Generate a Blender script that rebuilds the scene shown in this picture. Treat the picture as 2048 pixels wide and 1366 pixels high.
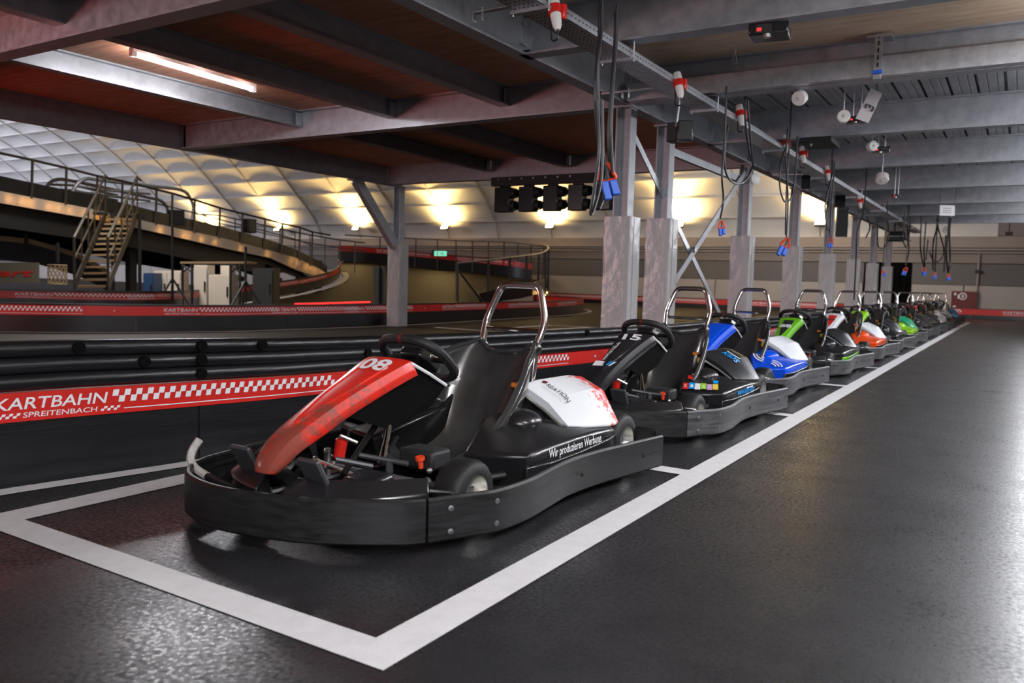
import bpy, bmesh, math, random
from mathutils import Vector, Matrix
random.seed(7)
S = bpy.context.scene
for o in list(bpy.data.objects):
    bpy.data.objects.remove(o)
COL = S.collection
R = math.radians
V = Vector

# ------------------------------------------------------------------ camera
FPX, YAW, PITCH, ROLL, EYE = 1630.45, -0.556746836, -0.0751781362, 0.0289698351, 0.93
_f = V((math.sin(YAW)*math.cos(PITCH), math.cos(YAW)*math.cos(PITCH), math.sin(PITCH)))
_r = V((math.cos(YAW), -math.sin(YAW), 0)); _u = _r.cross(_f)
RT = math.cos(ROLL)*_r + math.sin(ROLL)*_u
UP = -math.sin(ROLL)*_r + math.cos(ROLL)*_u
CAM = V((0, 0, EYE))
cam = bpy.data.cameras.new('camera'); cam_o = bpy.data.objects.new('camera', cam); COL.objects.link(cam_o)
m = Matrix((RT, UP, -_f)).transposed().to_4x4(); m.translation = CAM
cam_o.matrix_world = m
cam.sensor_width = 36; cam.lens = FPX*36/2048
cam.clip_start = .05; cam.clip_end = 300
cam.dof.use_dof = True; cam.dof.focus_distance = 4.2; cam.dof.aperture_fstop = 3.2
S.camera = cam_o

# ------------------------------------------------------------------ world, exposure
S.view_settings.view_transform = 'Standard'; S.view_settings.look = 'None'
S.view_settings.gamma = 1; S.view_settings.use_curve_mapping = False
S.view_settings.exposure = 0.0
w = bpy.data.worlds.new('hall'); S.world = w; w.use_nodes = True
w.node_tree.nodes['Background'].inputs[0].default_value = (.86, .66, .62, 1)
w.node_tree.nodes['Background'].inputs[1].default_value = .11

def area(name, loc, size, energy, color, target=None, rot=None, spread=180):
    l = bpy.data.lights.new(name, 'AREA'); l.shape = 'RECTANGLE'; l.size, l.size_y = size
    l.energy = energy; l.color = color; l.spread = R(spread)
    o = bpy.data.objects.new(name, l); o.location = loc
    if target is not None:
        o.rotation_euler = (V(target)-V(loc)).to_track_quat('-Z', 'Y').to_euler()
    elif rot: o.rotation_euler = rot
    COL.objects.link(o); return o
def spot(name, loc, target, energy, color, size=100, blend=.8, rad=.06):
    l = bpy.data.lights.new(name, 'SPOT'); l.energy = energy; l.color = color; l.spot_size = R(size); l.spot_blend = blend
    l.shadow_soft_size = rad
    o = bpy.data.objects.new(name, l); o.location = loc
    o.rotation_euler = (V(target)-V(loc)).to_track_quat('-Z', 'Y').to_euler(); COL.objects.link(o); return o
WHITE, WARM = (.93, .95, 1), (1, .68, .26)
# daylight-white hall lighting of the aisle the photographer stands in; then added fills, red light, floods
TUBE_R, TUBE_L = 64, 32
FILL_L, FILL_DOME, RED_SIGN, WALL_SPOT = 150, 5600, 75, 640

# added fill lights out of view for hall, track and dome, a red neon at the far left
area('left_fill', (-11, -3.0, 1.7), (3, 2), FILL_L, WHITE, (-6, 5, 1.9))  # unseen fill added to lift the left ceiling, beams and barrier
area('track_fill', (-17, 11, 6.5), (4, 4), 900, (1, .95, .88), (-13, 13, 0))  # fill added above the track to brighten the middle barriers
area('far_wall_fill', (-7, 27, 4.6), (6, 3), 330, (1, .93, .86), (-7, 35, 1.0))  # unseen fill added to brighten the far wall
area('dome_fill', (-60, 10, 8.5), (14, 8), FILL_DOME, (.80, .84, 1), (-64, 30, 9))  # unseen fill added to brighten the left part of the dome
area('red_neon', (-9.5, .2, 1.4), (1.6, .5), RED_SIGN, (1, .10, .06), (-5.5, 6, 3.2))
area('aisle_fill', (1.5, -2.5, 2.6), (2.5, 1.5), 230, WHITE, (-1, 4, .3))  # fill added behind the camera to brighten the front floor lines

# ------------------------------------------------------------------ pixel -> point
def ray(x, y):
    return RT*((x-1024)/FPX) + UP*(-(y-683)/FPX) + _f
def at_z(x, y, z=0): d = ray(x, y); return CAM + d*((z-EYE)/d.z)
def at_x(x, y, X): d = ray(x, y); return CAM + d*(X/d.x)
def at_y(x, y, Y): d = ray(x, y); return CAM + d*(Y/d.y)
def at_plane(x, y, p0, n):
    d = ray(x, y); return CAM + d*((V(p0)-CAM).dot(n)/d.dot(n))

# ------------------------------------------------------------------ materials
M = {}
def mat(name, col, rough=.5, metal=0, noise=0, nscale=8, bump=0, bscale=60, coat=0, spec=.5, emit=None, estr=0, col2=None, trans=0, stretch=None, rvar=0):
    m = bpy.data.materials.new(name); m.use_nodes = True; nt = m.node_tree; b = nt.nodes['Principled BSDF']
    b.inputs['Base Color'].default_value = (*col, 1); b.inputs['Roughness'].default_value = rough
    b.inputs['Metallic'].default_value = metal; b.inputs['Coat Weight'].default_value = coat
    b.inputs['Coat Roughness'].default_value = .08; b.inputs['Specular IOR Level'].default_value = spec
    b.inputs['Transmission Weight'].default_value = trans
    tc = nt.nodes.new('ShaderNodeTexCoord'); src = tc.outputs['Object']
    if stretch:
        mp = nt.nodes.new('ShaderNodeMapping'); mp.inputs['Scale'].default_value = stretch
        nt.links.new(src, mp.inputs[0]); src = mp.outputs[0]
    if noise or col2 or rvar:
        n = nt.nodes.new('ShaderNodeTexNoise'); n.inputs['Scale'].default_value = nscale; n.inputs['Detail'].default_value = 6
        n.inputs['Roughness'].default_value = .65
        nt.links.new(src, n.inputs['Vector'])
        cr = nt.nodes.new('ShaderNodeValToRGB'); nt.links.new(n.outputs['Fac'], cr.inputs[0])
        c2 = col2 or tuple(c*(1-noise) for c in col)
        cr.color_ramp.elements[0].color = (*c2, 1); cr.color_ramp.elements[1].color = (*col, 1)
        cr.color_ramp.elements[0].position = .36; cr.color_ramp.elements[1].position = .64
        nt.links.new(cr.outputs[0], b.inputs['Base Color'])
        if rvar:
            mr = nt.nodes.new('ShaderNodeMapRange'); mr.inputs[3].default_value = rough-rvar; mr.inputs[4].default_value = rough+rvar
            mr.inputs[1].default_value = .3; mr.inputs[2].default_value = .7
            nt.links.new(n.outputs['Fac'], mr.inputs[0]); nt.links.new(mr.outputs[0], b.inputs['Roughness'])
    if bump:
        n2 = nt.nodes.new('ShaderNodeTexNoise'); n2.inputs['Scale'].default_value = bscale; n2.inputs['Detail'].default_value = 4
        nt.links.new(src, n2.inputs['Vector'])
        bp = nt.nodes.new('ShaderNodeBump'); bp.inputs['Strength'].default_value = bump; bp.inputs['Distance'].default_value = .01
        nt.links.new(n2.outputs['Fac'], bp.inputs['Height']); nt.links.new(bp.outputs[0], b.inputs['Normal'])
    if emit:
        b.inputs['Emission Color'].default_value = (*emit, 1); b.inputs['Emission Strength'].default_value = estr
    M[name] = m; return m
mat('floor', (.026, .0255, .0275), .30, noise=.35, nscale=2.2)
mat('track', (.017, .013, .008), .55, spec=.06, noise=.4, nscale=.8, bump=.4, bscale=60)
mat('paint_white', (.66, .65, .66), .5, noise=.10, nscale=14, bump=.25, bscale=90)
mat('steel', (.40, .41, .44), .45, metal=.45, noise=.22, nscale=9, rvar=.1)
mat('steel_dark', (.22, .22, .24), .5, metal=.6, noise=.2, nscale=5)
mat('galv', (.60, .62, .66), .38, metal=.9, noise=.25, nscale=14)
mat('red_paint', (.30, .10, .09), .55, noise=.2, nscale=4)
mat('chrome', (.85, .83, .83), .1, metal=1)
mat('alu', (.72, .71, .68), .3, metal=.95, noise=.2, nscale=40)
mat('wood', (.66, .31, .19), .6, col2=(.46, .20, .11), nscale=5, stretch=(.5, 4, 4), bump=.15, bscale=30)
mat('wood_pale', (.74, .56, .40), .6, col2=(.56, .40, .26), nscale=4, stretch=(.6, 4, 4), bump=.15, bscale=30)
mat('deck', (.36, .365, .38), .5, metal=.3, noise=.3, nscale=3)
mat('black_plastic', (.013, .013, .014), .24, coat=.2)
mat('bumper', (.016, .016, .017), .40, noise=.6, nscale=7, bump=.10, bscale=30, stretch=(2, .35, 9), rvar=.1)
mat('black_matte', (.012, .012, .013), .6)
mat('rubber', (.009, .009, .0095), .6, noise=.4, nscale=20, bump=.15, bscale=80)
mat('seat_gloss', (.040, .040, .041), .2, coat=.5, noise=.3, nscale=5, bump=.04, bscale=12)
mat('barrier_black', (.012, .012, .014), .33, noise=.5, nscale=3, bump=.15, bscale=30, stretch=(1, .3, 4))
mat('red_band', (.62, .018, .012), .38, noise=.12, nscale=5)
mat('print_white', (.78, .78, .80), .45, noise=.06, nscale=30)
mat('pad_vinyl', (.44, .42, .425), .26, noise=.10, nscale=3, bump=1.0, bscale=9, stretch=(1, 1, .5))
for _n in M['pad_vinyl'].node_tree.nodes:
    if _n.type == 'BUMP': _n.inputs['Distance'].default_value = .02
mat('dome', (.74, .71, .68), .62, noise=.08, nscale=.6)
mat('wall_beige', (.34, .29, .26), .6, noise=.12, nscale=.7)
mat('wall_brown', (.25, .205, .18), .6, noise=.12, nscale=.7)
mat('wall_dark', (.135, .125, .12), .6, noise=.12, nscale=.7)
mat('wall_pale', (.42, .38, .35), .6, noise=.1, nscale=.7)
mat('cable', (.012, .012, .013), .42)
mat('plug_blue', (.015, .13, .72), .4)
mat('clamp_red', (.75, .06, .02), .35)
mat('socket_red', (.65, .02, .015), .3)
mat('socket_white', (.72, .70, .66), .4)
mat('paper', (.55, .50, .50), .7)
mat('paper_white', (.75, .75, .76), .7)
mat('ink', (.04, .04, .04), .6)
mat('tube_glow', (1, 1, 1), .3, emit=(1, 1, 1), estr=14)
mat('flood_glow', (1, 1, 1), .3, emit=(1, .80, .42), estr=30)
mat('bulb_glow', (1, 1, 1), .3, emit=(1, .56, .16), estr=7)
mat('exit_glow', (.1, .5, .4), .4, emit=(.18, .75, .5), estr=.9)
mat('led_red', (.6, 0, 0), .4, emit=(1, .03, .03), estr=1.6)
def translucent(name, col):
    m = mat(name, col, .5); nt = m.node_tree; b = nt.nodes['Principled BSDF']; t = nt.nodes.new('ShaderNodeBsdfTranslucent'); t.inputs[0].default_value = (*col, 1)
    x = nt.nodes.new('ShaderNodeMixShader'); x.inputs[0].default_value = .5
    nt.links.new(b.outputs[0], x.inputs[1]); nt.links.new(t.outputs[0], x.inputs[2]); nt.links.new(x.outputs[0], nt.nodes['Material Output'].inputs[0])
translucent('fascia', (.66, .60, .54))
mat('rail_dark', (.07, .06, .05), .45, metal=.5)
mat('cabinet', (.62, .55, .47), .5, noise=.06, nscale=3)
mat('blue_crate', (.02, .06, .16), .5)
mat('tan', (.36, .25, .13), .6, noise=.2, nscale=2)
mat('sign_grey', (.13, .115, .085), .6)
mat('hydrant_red', (.13, .006, .006), .45)
mat('wear_white', (.62, .58, .55), .5, noise=.3, nscale=20)
mat('orange', (.8, .22, .02), .4)
mat('yellow', (.75, .55, .03), .4)
mat('blue', (.0, .075, .72), .24, coat=.3)
mat('sky_blue', (.0, .30, .80), .4)
mat('green', (.14, .46, .008), .25, coat=.3)
mat('lime', (.30, .66, .01), .25, coat=.3)
mat('teal', (.0, .30, .12), .25, coat=.3)
mat('white_gloss', (.74, .76, .79), .28, coat=.3, noise=.06, nscale=6)
mat('orange_gloss', (.85, .075, .004), .25, coat=.3)
mat('cyan_gloss', (.0, .22, .5), .25, coat=.3)
mat('pink', (.5, .25, .55), .4)
mat('red_gloss', (.66, .02, .012), .28, coat=.3)
mat('linkage', (.09, .09, .095), .42, metal=.6)
mat('pod_plastic', (.012, .012, .013), .26, coat=.1)
mat('charcoal', (.016, .016, .018), .25, coat=.3)
mat('brass', (.55, .42, .18), .35, metal=.8)

mat('bumper_worn', (.085, .085, .09), .45, col2=(.022, .022, .024), nscale=5, bump=.10, bscale=30, stretch=(2, .35, 9))
mat('bolt_grey', (.22, .22, .23), .4, metal=.7)
mat('tan_metal', (.11, .085, .055), .45, metal=.6)
mat('void_black', (.002, .002, .002), .9, spec=.1)
def grained(m, scale):
    """coarse mineral grain of the coated floor: gloss varies from grain to grain"""
    nt = m.node_tree; b = nt.nodes['Principled BSDF']; tc = nt.nodes.new('ShaderNodeTexCoord')
    n = nt.nodes.new('ShaderNodeTexNoise'); n.inputs['Scale'].default_value = scale; n.inputs['Detail'].default_value = 3
    nt.links.new(tc.outputs['Object'], n.inputs['Vector'])
    big = nt.nodes.new('ShaderNodeTexNoise'); big.inputs['Scale'].default_value = 3.5; big.inputs['Detail'].default_value = 4
    nt.links.new(tc.outputs['Object'], big.inputs['Vector'])
    ad = nt.nodes.new('ShaderNodeMath'); ad.operation = 'MULTIPLY_ADD'; ad.inputs[1].default_value = .45
    nt.links.new(big.outputs['Fac'], ad.inputs[0]); nt.links.new(n.outputs['Fac'], ad.inputs[2])
    for sock, lo, hi in (('Specular IOR Level', .18, 1.0), ('Roughness', .40, .25)):
        mr = nt.nodes.new('ShaderNodeMapRange'); mr.inputs[1].default_value = .58; mr.inputs[2].default_value = .88
        mr.inputs[3].default_value = lo; mr.inputs[4].default_value = hi
        nt.links.new(ad.outputs[0], mr.inputs[0]); nt.links.new(mr.outputs[0], b.inputs[sock])
grained(M['floor'], 62)
def dirty(name, base, dirt, edge_axis=None, lo=0, hi=1, scale=18, thr=.52, rough=.3):
    """a worn painted shell: dirt shows where noise plus a gradient along one object axis passes a threshold"""
    m = mat(name, base, rough, coat=.3); nt = m.node_tree; b = nt.nodes['Principled BSDF']
    tc = nt.nodes.new('ShaderNodeTexCoord'); n = nt.nodes.new('ShaderNodeTexNoise')
    n.inputs['Scale'].default_value = scale; n.inputs['Detail'].default_value = 8; n.inputs['Roughness'].default_value = .75
    nt.links.new(tc.outputs['Object'], n.inputs['Vector'])
    f = n.outputs['Fac']
    if edge_axis is not None:
        sx = nt.nodes.new('ShaderNodeSeparateXYZ'); nt.links.new(tc.outputs['Object'], sx.inputs[0])
        mr = nt.nodes.new('ShaderNodeMapRange'); mr.inputs[1].default_value = lo; mr.inputs[2].default_value = hi
        mr.inputs[3].default_value = -.30; mr.inputs[4].default_value = .34
        nt.links.new(sx.outputs[edge_axis], mr.inputs[0])
        ad = nt.nodes.new('ShaderNodeMath'); ad.operation = 'ADD'
        nt.links.new(f, ad.inputs[0]); nt.links.new(mr.outputs[0], ad.inputs[1]); f = ad.outputs[0]
    cr = nt.nodes.new('ShaderNodeValToRGB'); nt.links.new(f, cr.inputs[0])
    cr.color_ramp.elements[0].color = (*base, 1); cr.color_ramp.elements[1].color = (*dirt, 1)
    cr.color_ramp.elements[0].position = thr; cr.color_ramp.elements[1].position = thr+.10
    nt.links.new(cr.outputs[0], b.inputs['Base Color']); return m
dirty('fairing_red', (.66, .022, .010), (.24, .05, .035), 1, .9, -1.5, 13, .60, .28)
dirty('cover_smeared', (.70, .72, .75), (.66, .03, .02), 1, .36, .80, 26, .66, .3)
dirty('patterned', (.7, .68, .66), (.10, .02, .02), None, scale=9, thr=.48)

# ------------------------------------------------------------------ mesh builder
class MB:
    def __init__(self): self.v, self.f = [], []
    def add(self, vs, fs):
        n = len(self.v); self.v += [V(p) for p in vs]; self.f += [[i+n for i in q] for q in fs]; return self
    def box(self, c, s, rot=None):
        c = V(c); x, y, z = (k/2 for k in s)
        ps = [V((a*x, b*y, d*z)) for a in (-1, 1) for b in (-1, 1) for d in (-1, 1)]
        if rot is not None: ps = [rot @ p for p in ps]
        return self.add([c+p for p in ps], [(0, 1, 3, 2), (4, 6, 7, 5), (0, 4, 5, 1), (2, 3, 7, 6), (0, 2, 6, 4), (1, 5, 7, 3)])
    def span(self, a, b): return self.box([(a[i]+b[i])/2 for i in range(3)], [abs(b[i]-a[i]) for i in range(3)])
    def quad(self, *p): return self.add(p, [tuple(range(len(p)))])
    def loft(self, rings, cap=True, close=True):
        n = len(rings[0]); vs = [p for r in rings for p in r]; fs = []
        for i in range(len(rings)-1):
            for j in range(n if close else n-1):
                k = (j+1) % n; fs.append((i*n+j, i*n+k, (i+1)*n+k, (i+1)*n+j))
        if cap: fs += [tuple(range(n))[::-1], tuple((len(rings)-1)*n+j for j in range(n))]
        return self.add(vs, fs)
    def tube(self, path, r, seg=8, closed=False, cap=True):
        P = [V(p) for p in path]; n = len(P); rings = []; prev = None
        for i in range(n):
            a = P[i-1] if (i or closed) else P[i]; b = P[(i+1) % n] if (i < n-1 or closed) else P[i]
            t = (b-a)
            t = t.normalized() if t.length > 1e-9 else V((0, 0, 1))
            if prev is None:
                h = V((0, 0, 1)) if abs(t.z) < .9 else V((1, 0, 0)); s = t.cross(h).normalized()
            else:
                s = prev - t*prev.dot(t); s = s.normalized() if s.length > 1e-6 else t.orthogonal().normalized()
            prev = s; q = t.cross(s); rr = r[i] if isinstance(r, (list, tuple)) else r
            rings.append([P[i] + (s*math.cos(k*math.tau/seg) + q*math.sin(k*math.tau/seg))*rr for k in range(seg)])
        if closed: rings.append(rings[0])
        return self.loft(rings, cap and not closed)
    def cyl(self, a, b, r, r2=None, seg=14): return self.tube([a, b], [r, r if r2 is None else r2], seg)
    def lathe(self, prof, o, ax, seg=20, cap=False):
        o = V(o); ax = V(ax).normalized(); s = ax.orthogonal().normalized(); q = ax.cross(s)
        return self.loft([[o + ax*h + (s*math.cos(k*math.tau/seg)+q*math.sin(k*math.tau/seg))*r for k in range(seg)] for h, r in prof], cap)
    def ball(self, c, r, seg=10, sc=(1, 1, 1)):
        c = V(c); rings = []
        for i in range(seg//2+1):
            a = math.pi*min(max(i/(seg//2), .015), .985)
            rings.append([c + V((r*sc[0]*math.sin(a)*math.cos(k*math.tau/seg), r*sc[1]*math.sin(a)*math.sin(k*math.tau/seg), -r*sc[2]*math.cos(a))) for k in range(seg)])
        return self.loft(rings)
    def grid(self, fn, nu, nv):
        vs = [fn(i/nu, j/nv) for j in range(nv+1) for i in range(nu+1)]
        return self.add(vs, [(j*(nu+1)+i, j*(nu+1)+i+1, (j+1)*(nu+1)+i+1, (j+1)*(nu+1)+i) for j in range(nv) for i in range(nu)])
    def prism(self, poly, d):
        """poly: planar list of points, d: extrusion vector"""
        return self.loft([[V(p) for p in poly], [V(p)+V(d) for p in poly]])
    def build(self, name, m, parent=None, smooth=True, angle=35, bevel=0, bseg=2, solid=0, sub=0, off=-1):
        me = bpy.data.meshes.new(name); o = bpy.data.objects.new(name, me)
        base = V((0, 0, 0)); p = parent
        while p is not None: base = base + p.location; p = p.parent
        me.from_pydata([tuple(q-base) for q in self.v], [], self.f); me.validate(); 
        bm = bmesh.new(); bm.from_mesh(me); bmesh.ops.remove_doubles(bm, verts=bm.verts, dist=1e-5)
        bmesh.ops.recalc_face_normals(bm, faces=bm.faces)
        for f in bm.faces: f.smooth = smooth
        bm.to_mesh(me); bm.free()
        if smooth: me.set_sharp_from_angle(angle=R(angle))
        me.materials.append(M[m] if isinstance(m, str) else m)
        COL.objects.link(o); o.parent = parent
        if solid:
            k = o.modifiers.new('solid', 'SOLIDIFY'); k.thickness = solid; k.offset = off
        if bevel:
            k = o.modifiers.new('bevel', 'BEVEL'); k.width = bevel; k.segments = bseg; k.limit_method = 'ANGLE'; k.angle_limit = R(40)
        if sub:
            k = o.modifiers.new('sub', 'SUBSURF'); k.levels = k.render_levels = sub
        return o
def thing(name, label, cat, loc=(0, 0, 0), group=None):
    o = bpy.data.objects.new(name, None); COL.objects.link(o); o.location = loc; o.empty_display_size = .1
    o['label'] = label; o['category'] = cat
    if group: o['group'] = group
    return o
def tag(o, label, cat, group=None):
    o['label'] = label; o['category'] = cat
    if group: o['group'] = group
    return o
def struct(o): o['kind'] = 'structure'; return o
def catmull(P, n=6, closed=False):
    P = [V(p) for p in P]; out = []; N = len(P)
    for i in range(N if closed else N-1):
        g = (lambda k: P[k % N]) if closed else (lambda k: P[max(0, min(N-1, k))])
        a, b, c, d = g(i-1), g(i), g(i+1), g(i+2)
        for k in range(n):
            t = k/n
            out.append(.5*((2*b)+(c-a)*t+(2*a-5*b+4*c-d)*t*t+(-a+3*b-3*c+d)*t**3))
    if not closed: out.append(P[-1])
    return out
_tc = {}
def text2d(s, size=1., bold=0., shear=0.):
    """outline of a word as flat 2-D mesh data: (verts, faces, width)"""
    k = (s, size, bold, shear)
    if k in _tc: return _tc[k]
    cu = bpy.data.curves.new('t', 'FONT'); cu.body = s; cu.size = size; cu.offset = bold; cu.shear = shear; cu.resolution_u = 3
    o = bpy.data.objects.new('t', cu); COL.objects.link(o)
    me = bpy.data.meshes.new_from_object(o.evaluated_get(bpy.context.evaluated_depsgraph_get()))
    vs = [(v.co.x, v.co.y) for v in me.vertices]; fs = [tuple(p.vertices) for p in me.polygons]
    bpy.data.objects.remove(o); bpy.data.curves.remove(cu); bpy.data.meshes.remove(me)
    x0 = min(v[0] for v in vs); vs = [(x-x0, y) for x, y in vs]
    r = (vs, fs, max(v[0] for v in vs)); _tc[k] = r; return r
def write(mb, s, fn, height, width=None, u0=0, v0=0, bold=0., shear=0., center=False):
    """lay a word out through fn(u, v) -> point; cap height and total width in metres"""
    vs, fs, w0 = text2d(s, 1., bold, shear)
    k = height/.70; kx = k if width is None else width/w0
    du = -w0*kx/2 if center else 0
    return mb.add([fn(u0+du+x*kx, v0+y*k) for x, y in vs], fs)

# ================================================================== SETTING
# ---- floor with its painted lines (parts of the floor)
floor = struct(MB().quad((-3.12, -6, 0), (8, -6, 0), (8, 42, 0), (-3.12, 42, 0)).quad((-3.12, -6, 0), (-3.12, 8, 0), (-3.3, 5, 0), (-3.36, 3.4, 0)).quad((-3.12, -6, 0), (-3.36, 3.4, 0), (-3.46, 2.5, 0), (-3.62, 1.7, 0)).quad((-3.12, -6, 0), (-3.62, 1.7, 0), (-3.76, .6, 0), (-4.3, -2.4, 0)).build('floor', 'floor', smooth=False))
struct(MB().quad((-80, -6, -.003), (-3.0, -6, -.003), (-3.0, 42, -.003), (-80, 42, -.003)).build('floor_track', 'track', smooth=False))
def line(pts, w, name='white_line', z=.003, m='paint_white'):
    P = [V((p[0], p[1], z)) for p in pts]; L, Rr = [], []
    for i in range(len(P)):
        t = (P[min(i+1, len(P)-1)]-P[max(i-1, 0)]).normalized(); n = V((-t.y, t.x, 0))*w/2
        L.append(P[i]+n); Rr.append(P[i]-n)
    mb = MB()
    for i in range(len(P)-1): mb.quad(Rr[i], Rr[i+1], L[i+1], L[i])
    return mb.build(name, m, floor, smooth=False)
XR = lambda y: -1.222-.0062*(y-1.43) if y < 12 else -1.288-.0035*(y-12)     # right edge of the long line
def strip(a, b, c, d): MB().quad(*[V((p[0], p[1], .003)) for p in (a, b, c, d)]).build('white_line', 'paint_white', floor, smooth=False)
n = 12
pr = [(XR(1.43+i*(29.7-1.43)/n), 1.43+i*(29.7-1.43)/n) for i in range(n+1)]
mb = MB()
for i in range(n):
    a, b = pr[i], pr[i+1]
    mb.quad((a[0]-.13, a[1], .003), (a[0], a[1], .003), (b[0], b[1], .003), (b[0]-.13, b[1], .003))
mb.build('white_line', 'paint_white', floor, smooth=False)
strip((-3.20, 1.435), (-1.352, 1.43), (-1.352, 1.553), (-3.20, 1.552))
strip((-3.20, 1.552), (-3.05, 1.552), (-3.05, 30), (-3.18, 30))
for k in range(12):
    y = 3.855+2.252*k
    strip((-3.05, y-.06), (XR(y)-.13, y-.06), (XR(y)-.13, y+.06), (-3.05, y+.06))
line([(-3.62, .6), (-3.49, 1.73), (-3.36, 2.45), (-3.27, 3.3), (-3.20, 5)], .10)
# ---- track lines on the far side of the barrier
MTR = [(-16.5, 2.6), (-12.08, 5.86), (-10.63, 8.04), (-10.33, 9.35), (-10.07, 12.1), (-10.3, 15.5), (-10.54, 18.79), (-10.91, 21.24), (-11.89, 23.86), (-13.27, 25.43), (-15.5, 26.2)]
mtr = catmull([(x, y, 0) for x, y in MTR], 5)
line([(p.x, p.y) for p in mtr], .12)
line([at_z(x, y) for x, y in ((1000, 657), (1100, 651), (1195, 655))], .10)
line([at_z(x, y) for x, y in ((870, 655), (1000, 664), (1180, 655))], .14)
# ---- ramp road rising to the far left (plane RP)
RN = V((.083, -.055, 1)); RP0 = V((-19.7, 16.5, 0))
onR = lambda x, y: at_plane(x, y, RP0, RN)
fl = MB()
rb = [(470, 611), (560, 600), (640, 584), (690, 562), (674, 533), (690, 521), (760, 527), (850, 536), (950, 546), (1020, 553), (1058, 558), (1092, 561), (1098, 572), (1080, 588), (1040, 598), (980, 606), (900, 612), (760, 616), (600, 616)]
rp = [onR(*p) for p in rb]
cen = sum(rp, V())/len(rp)
for i in range(len(rp)): fl.quad(cen, rp[i], rp[(i+1) % len(rp)])
struct(fl.build('floor_ramp', 'track', smooth=False))

# ---- far wall, dome membrane
YW = 35.3
def band(z0, z1, m, name, y=YW, t=.12): return MB().span((-86, y, z0), (7, y+t, z1))
wall = struct(MB().span((-86, YW+.12, 0), (7, YW+.3, 3.1)).build('wall_back', 'wall_dark', smooth=False))
k = 0
xs = [-86, -68, -52, -40, -30, -22, -16, -11.5, -8, -5.45, -3.7, -1.9, .4, 3, 7]
for i in range(len(xs)-1):
    if xs[i] == -5.45: continue
    MB().span((xs[i]+.02, YW-.03, 0), (xs[i+1]-.02, YW+.12, 1.22)).build('wall_panel', 'wall_pale', wall, smooth=False)
MB().span((-86, YW, 1.24), (-5.45, YW+.12, 2.03)).span((-3.7, YW, 1.24), (7, YW+.12, 2.03)).build('dark_band', 'wall_dark', wall, smooth=False)
MB().span((-86, YW-.02, 2.06), (7, YW+.12, 2.50)).build('brown_band', 'wall_brown', wall, smooth=False)
MB().span((-86, YW-.05, 2.54), (7, YW+.12, 3.06)).build('beige_band', 'wall_beige', wall, smooth=False)
MB().tube([(-86, YW-.1, 2.66), (7, YW-.1, 2.66)], .035).tube([(-86, YW-.1, 2.45), (7, YW-.1, 2.45)], .03).build('pipe', 'wall_beige', wall)
MB().span((-5.45, YW+.06, 0), (-3.7, YW+.11, 2.14)).build('dark_opening', 'void_black', wall, smooth=False)  # black slab puts the darkness of the unlit doorway into colour
for x in (-5.2, -4.95, -4.7, -4.45, -4.2, -3.95):
    MB().span((x-.07, YW-.0, 0), (x+.07, YW+.06, 1.5)).build('curtain_strip', 'void_black', wall, smooth=False)
prof = [(35.35, 3.0), (35.2, 3.45), (35.0, 3.87), (34.25, 4.68), (33.35, 5.45), (32.4, 6.3), (31.4, 7.15), (30.3, 7.95), (29.0, 8.75), (27.5, 9.5), (25.7, 10.25), (23.5, 11.0), (21, 11.7), (18, 12.3), (14, 12.8), (9, 13.1), (2, 13.2), (-6, 13.2)]
pc = catmull([(0, y, z) for y, z in prof], 8)
acc = [0]
for i in range(1, len(pc)): acc.append(acc[-1]+(pc[i]-pc[i-1]).length)
s_rope = acc[16]
def dome_at(s):
    for i in range(1, len(acc)):
        if s <= acc[i] or i == len(acc)-1:
            t = (s-acc[i-1])/(acc[i]-acc[i-1]); p = pc[i-1].lerp(pc[i], t); d = (pc[i]-pc[i-1]).normalized()
            return p, V((0, -d.z, d.y))
CX, CS = 3.15, 1.12
CP_ = [0, .05, .16, .32, .5, .68, .84, .95]; NC, NR_ = 28, 24
def dome_pt(u, v):
    i, j = round(u*NC*8), round(v*NR_*8)
    cu, fu = i//8, CP_[i % 8]; cv, fv = j//8, CP_[j % 8]
    x = -35.55+(cu+fu-17)*CX; s = max(0, min(s_rope+(cv+fv-1)*CS, acc[-1])); p, nrm = dome_at(s)
    h = .105*(1-(2*fu-1)**2)*(1-(2*fv-1)**2)
    return V((x, p.y, p.z))-nrm*h
struct(MB().grid(dome_pt, NC*8, NR_*8).build('ceiling_dome', 'dome', smooth=True, angle=14))
dome = bpy.data.objects['ceiling_dome']
for i in range(NC+1):
    q = []
    for j in range(0, 21):
        c, nn = dome_at(min(s_rope+(j*.5-1)*CS*2, acc[-1])); q.append(V((-35.55+(i-17)*CX, c.y, c.z))+nn*.02)
    MB().tube(q, .022, 5).build('net_cable', 'wall_beige', dome)
for j in range(2, 14):
    c, nn = dome_at(s_rope+(j-1)*CS)
    MB().tube([(-89, c.y+nn.y*.02, c.z+nn.z*.02), (4, c.y+nn.y*.02, c.z+nn.z*.02)], .014, 5).build('net_cable', 'dome', dome)
MB().tube([(-86, 34.93, 3.87), (7, 34.93, 3.87)], .03, 6).build('cable_rope', 'wear_white', wall)

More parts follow.
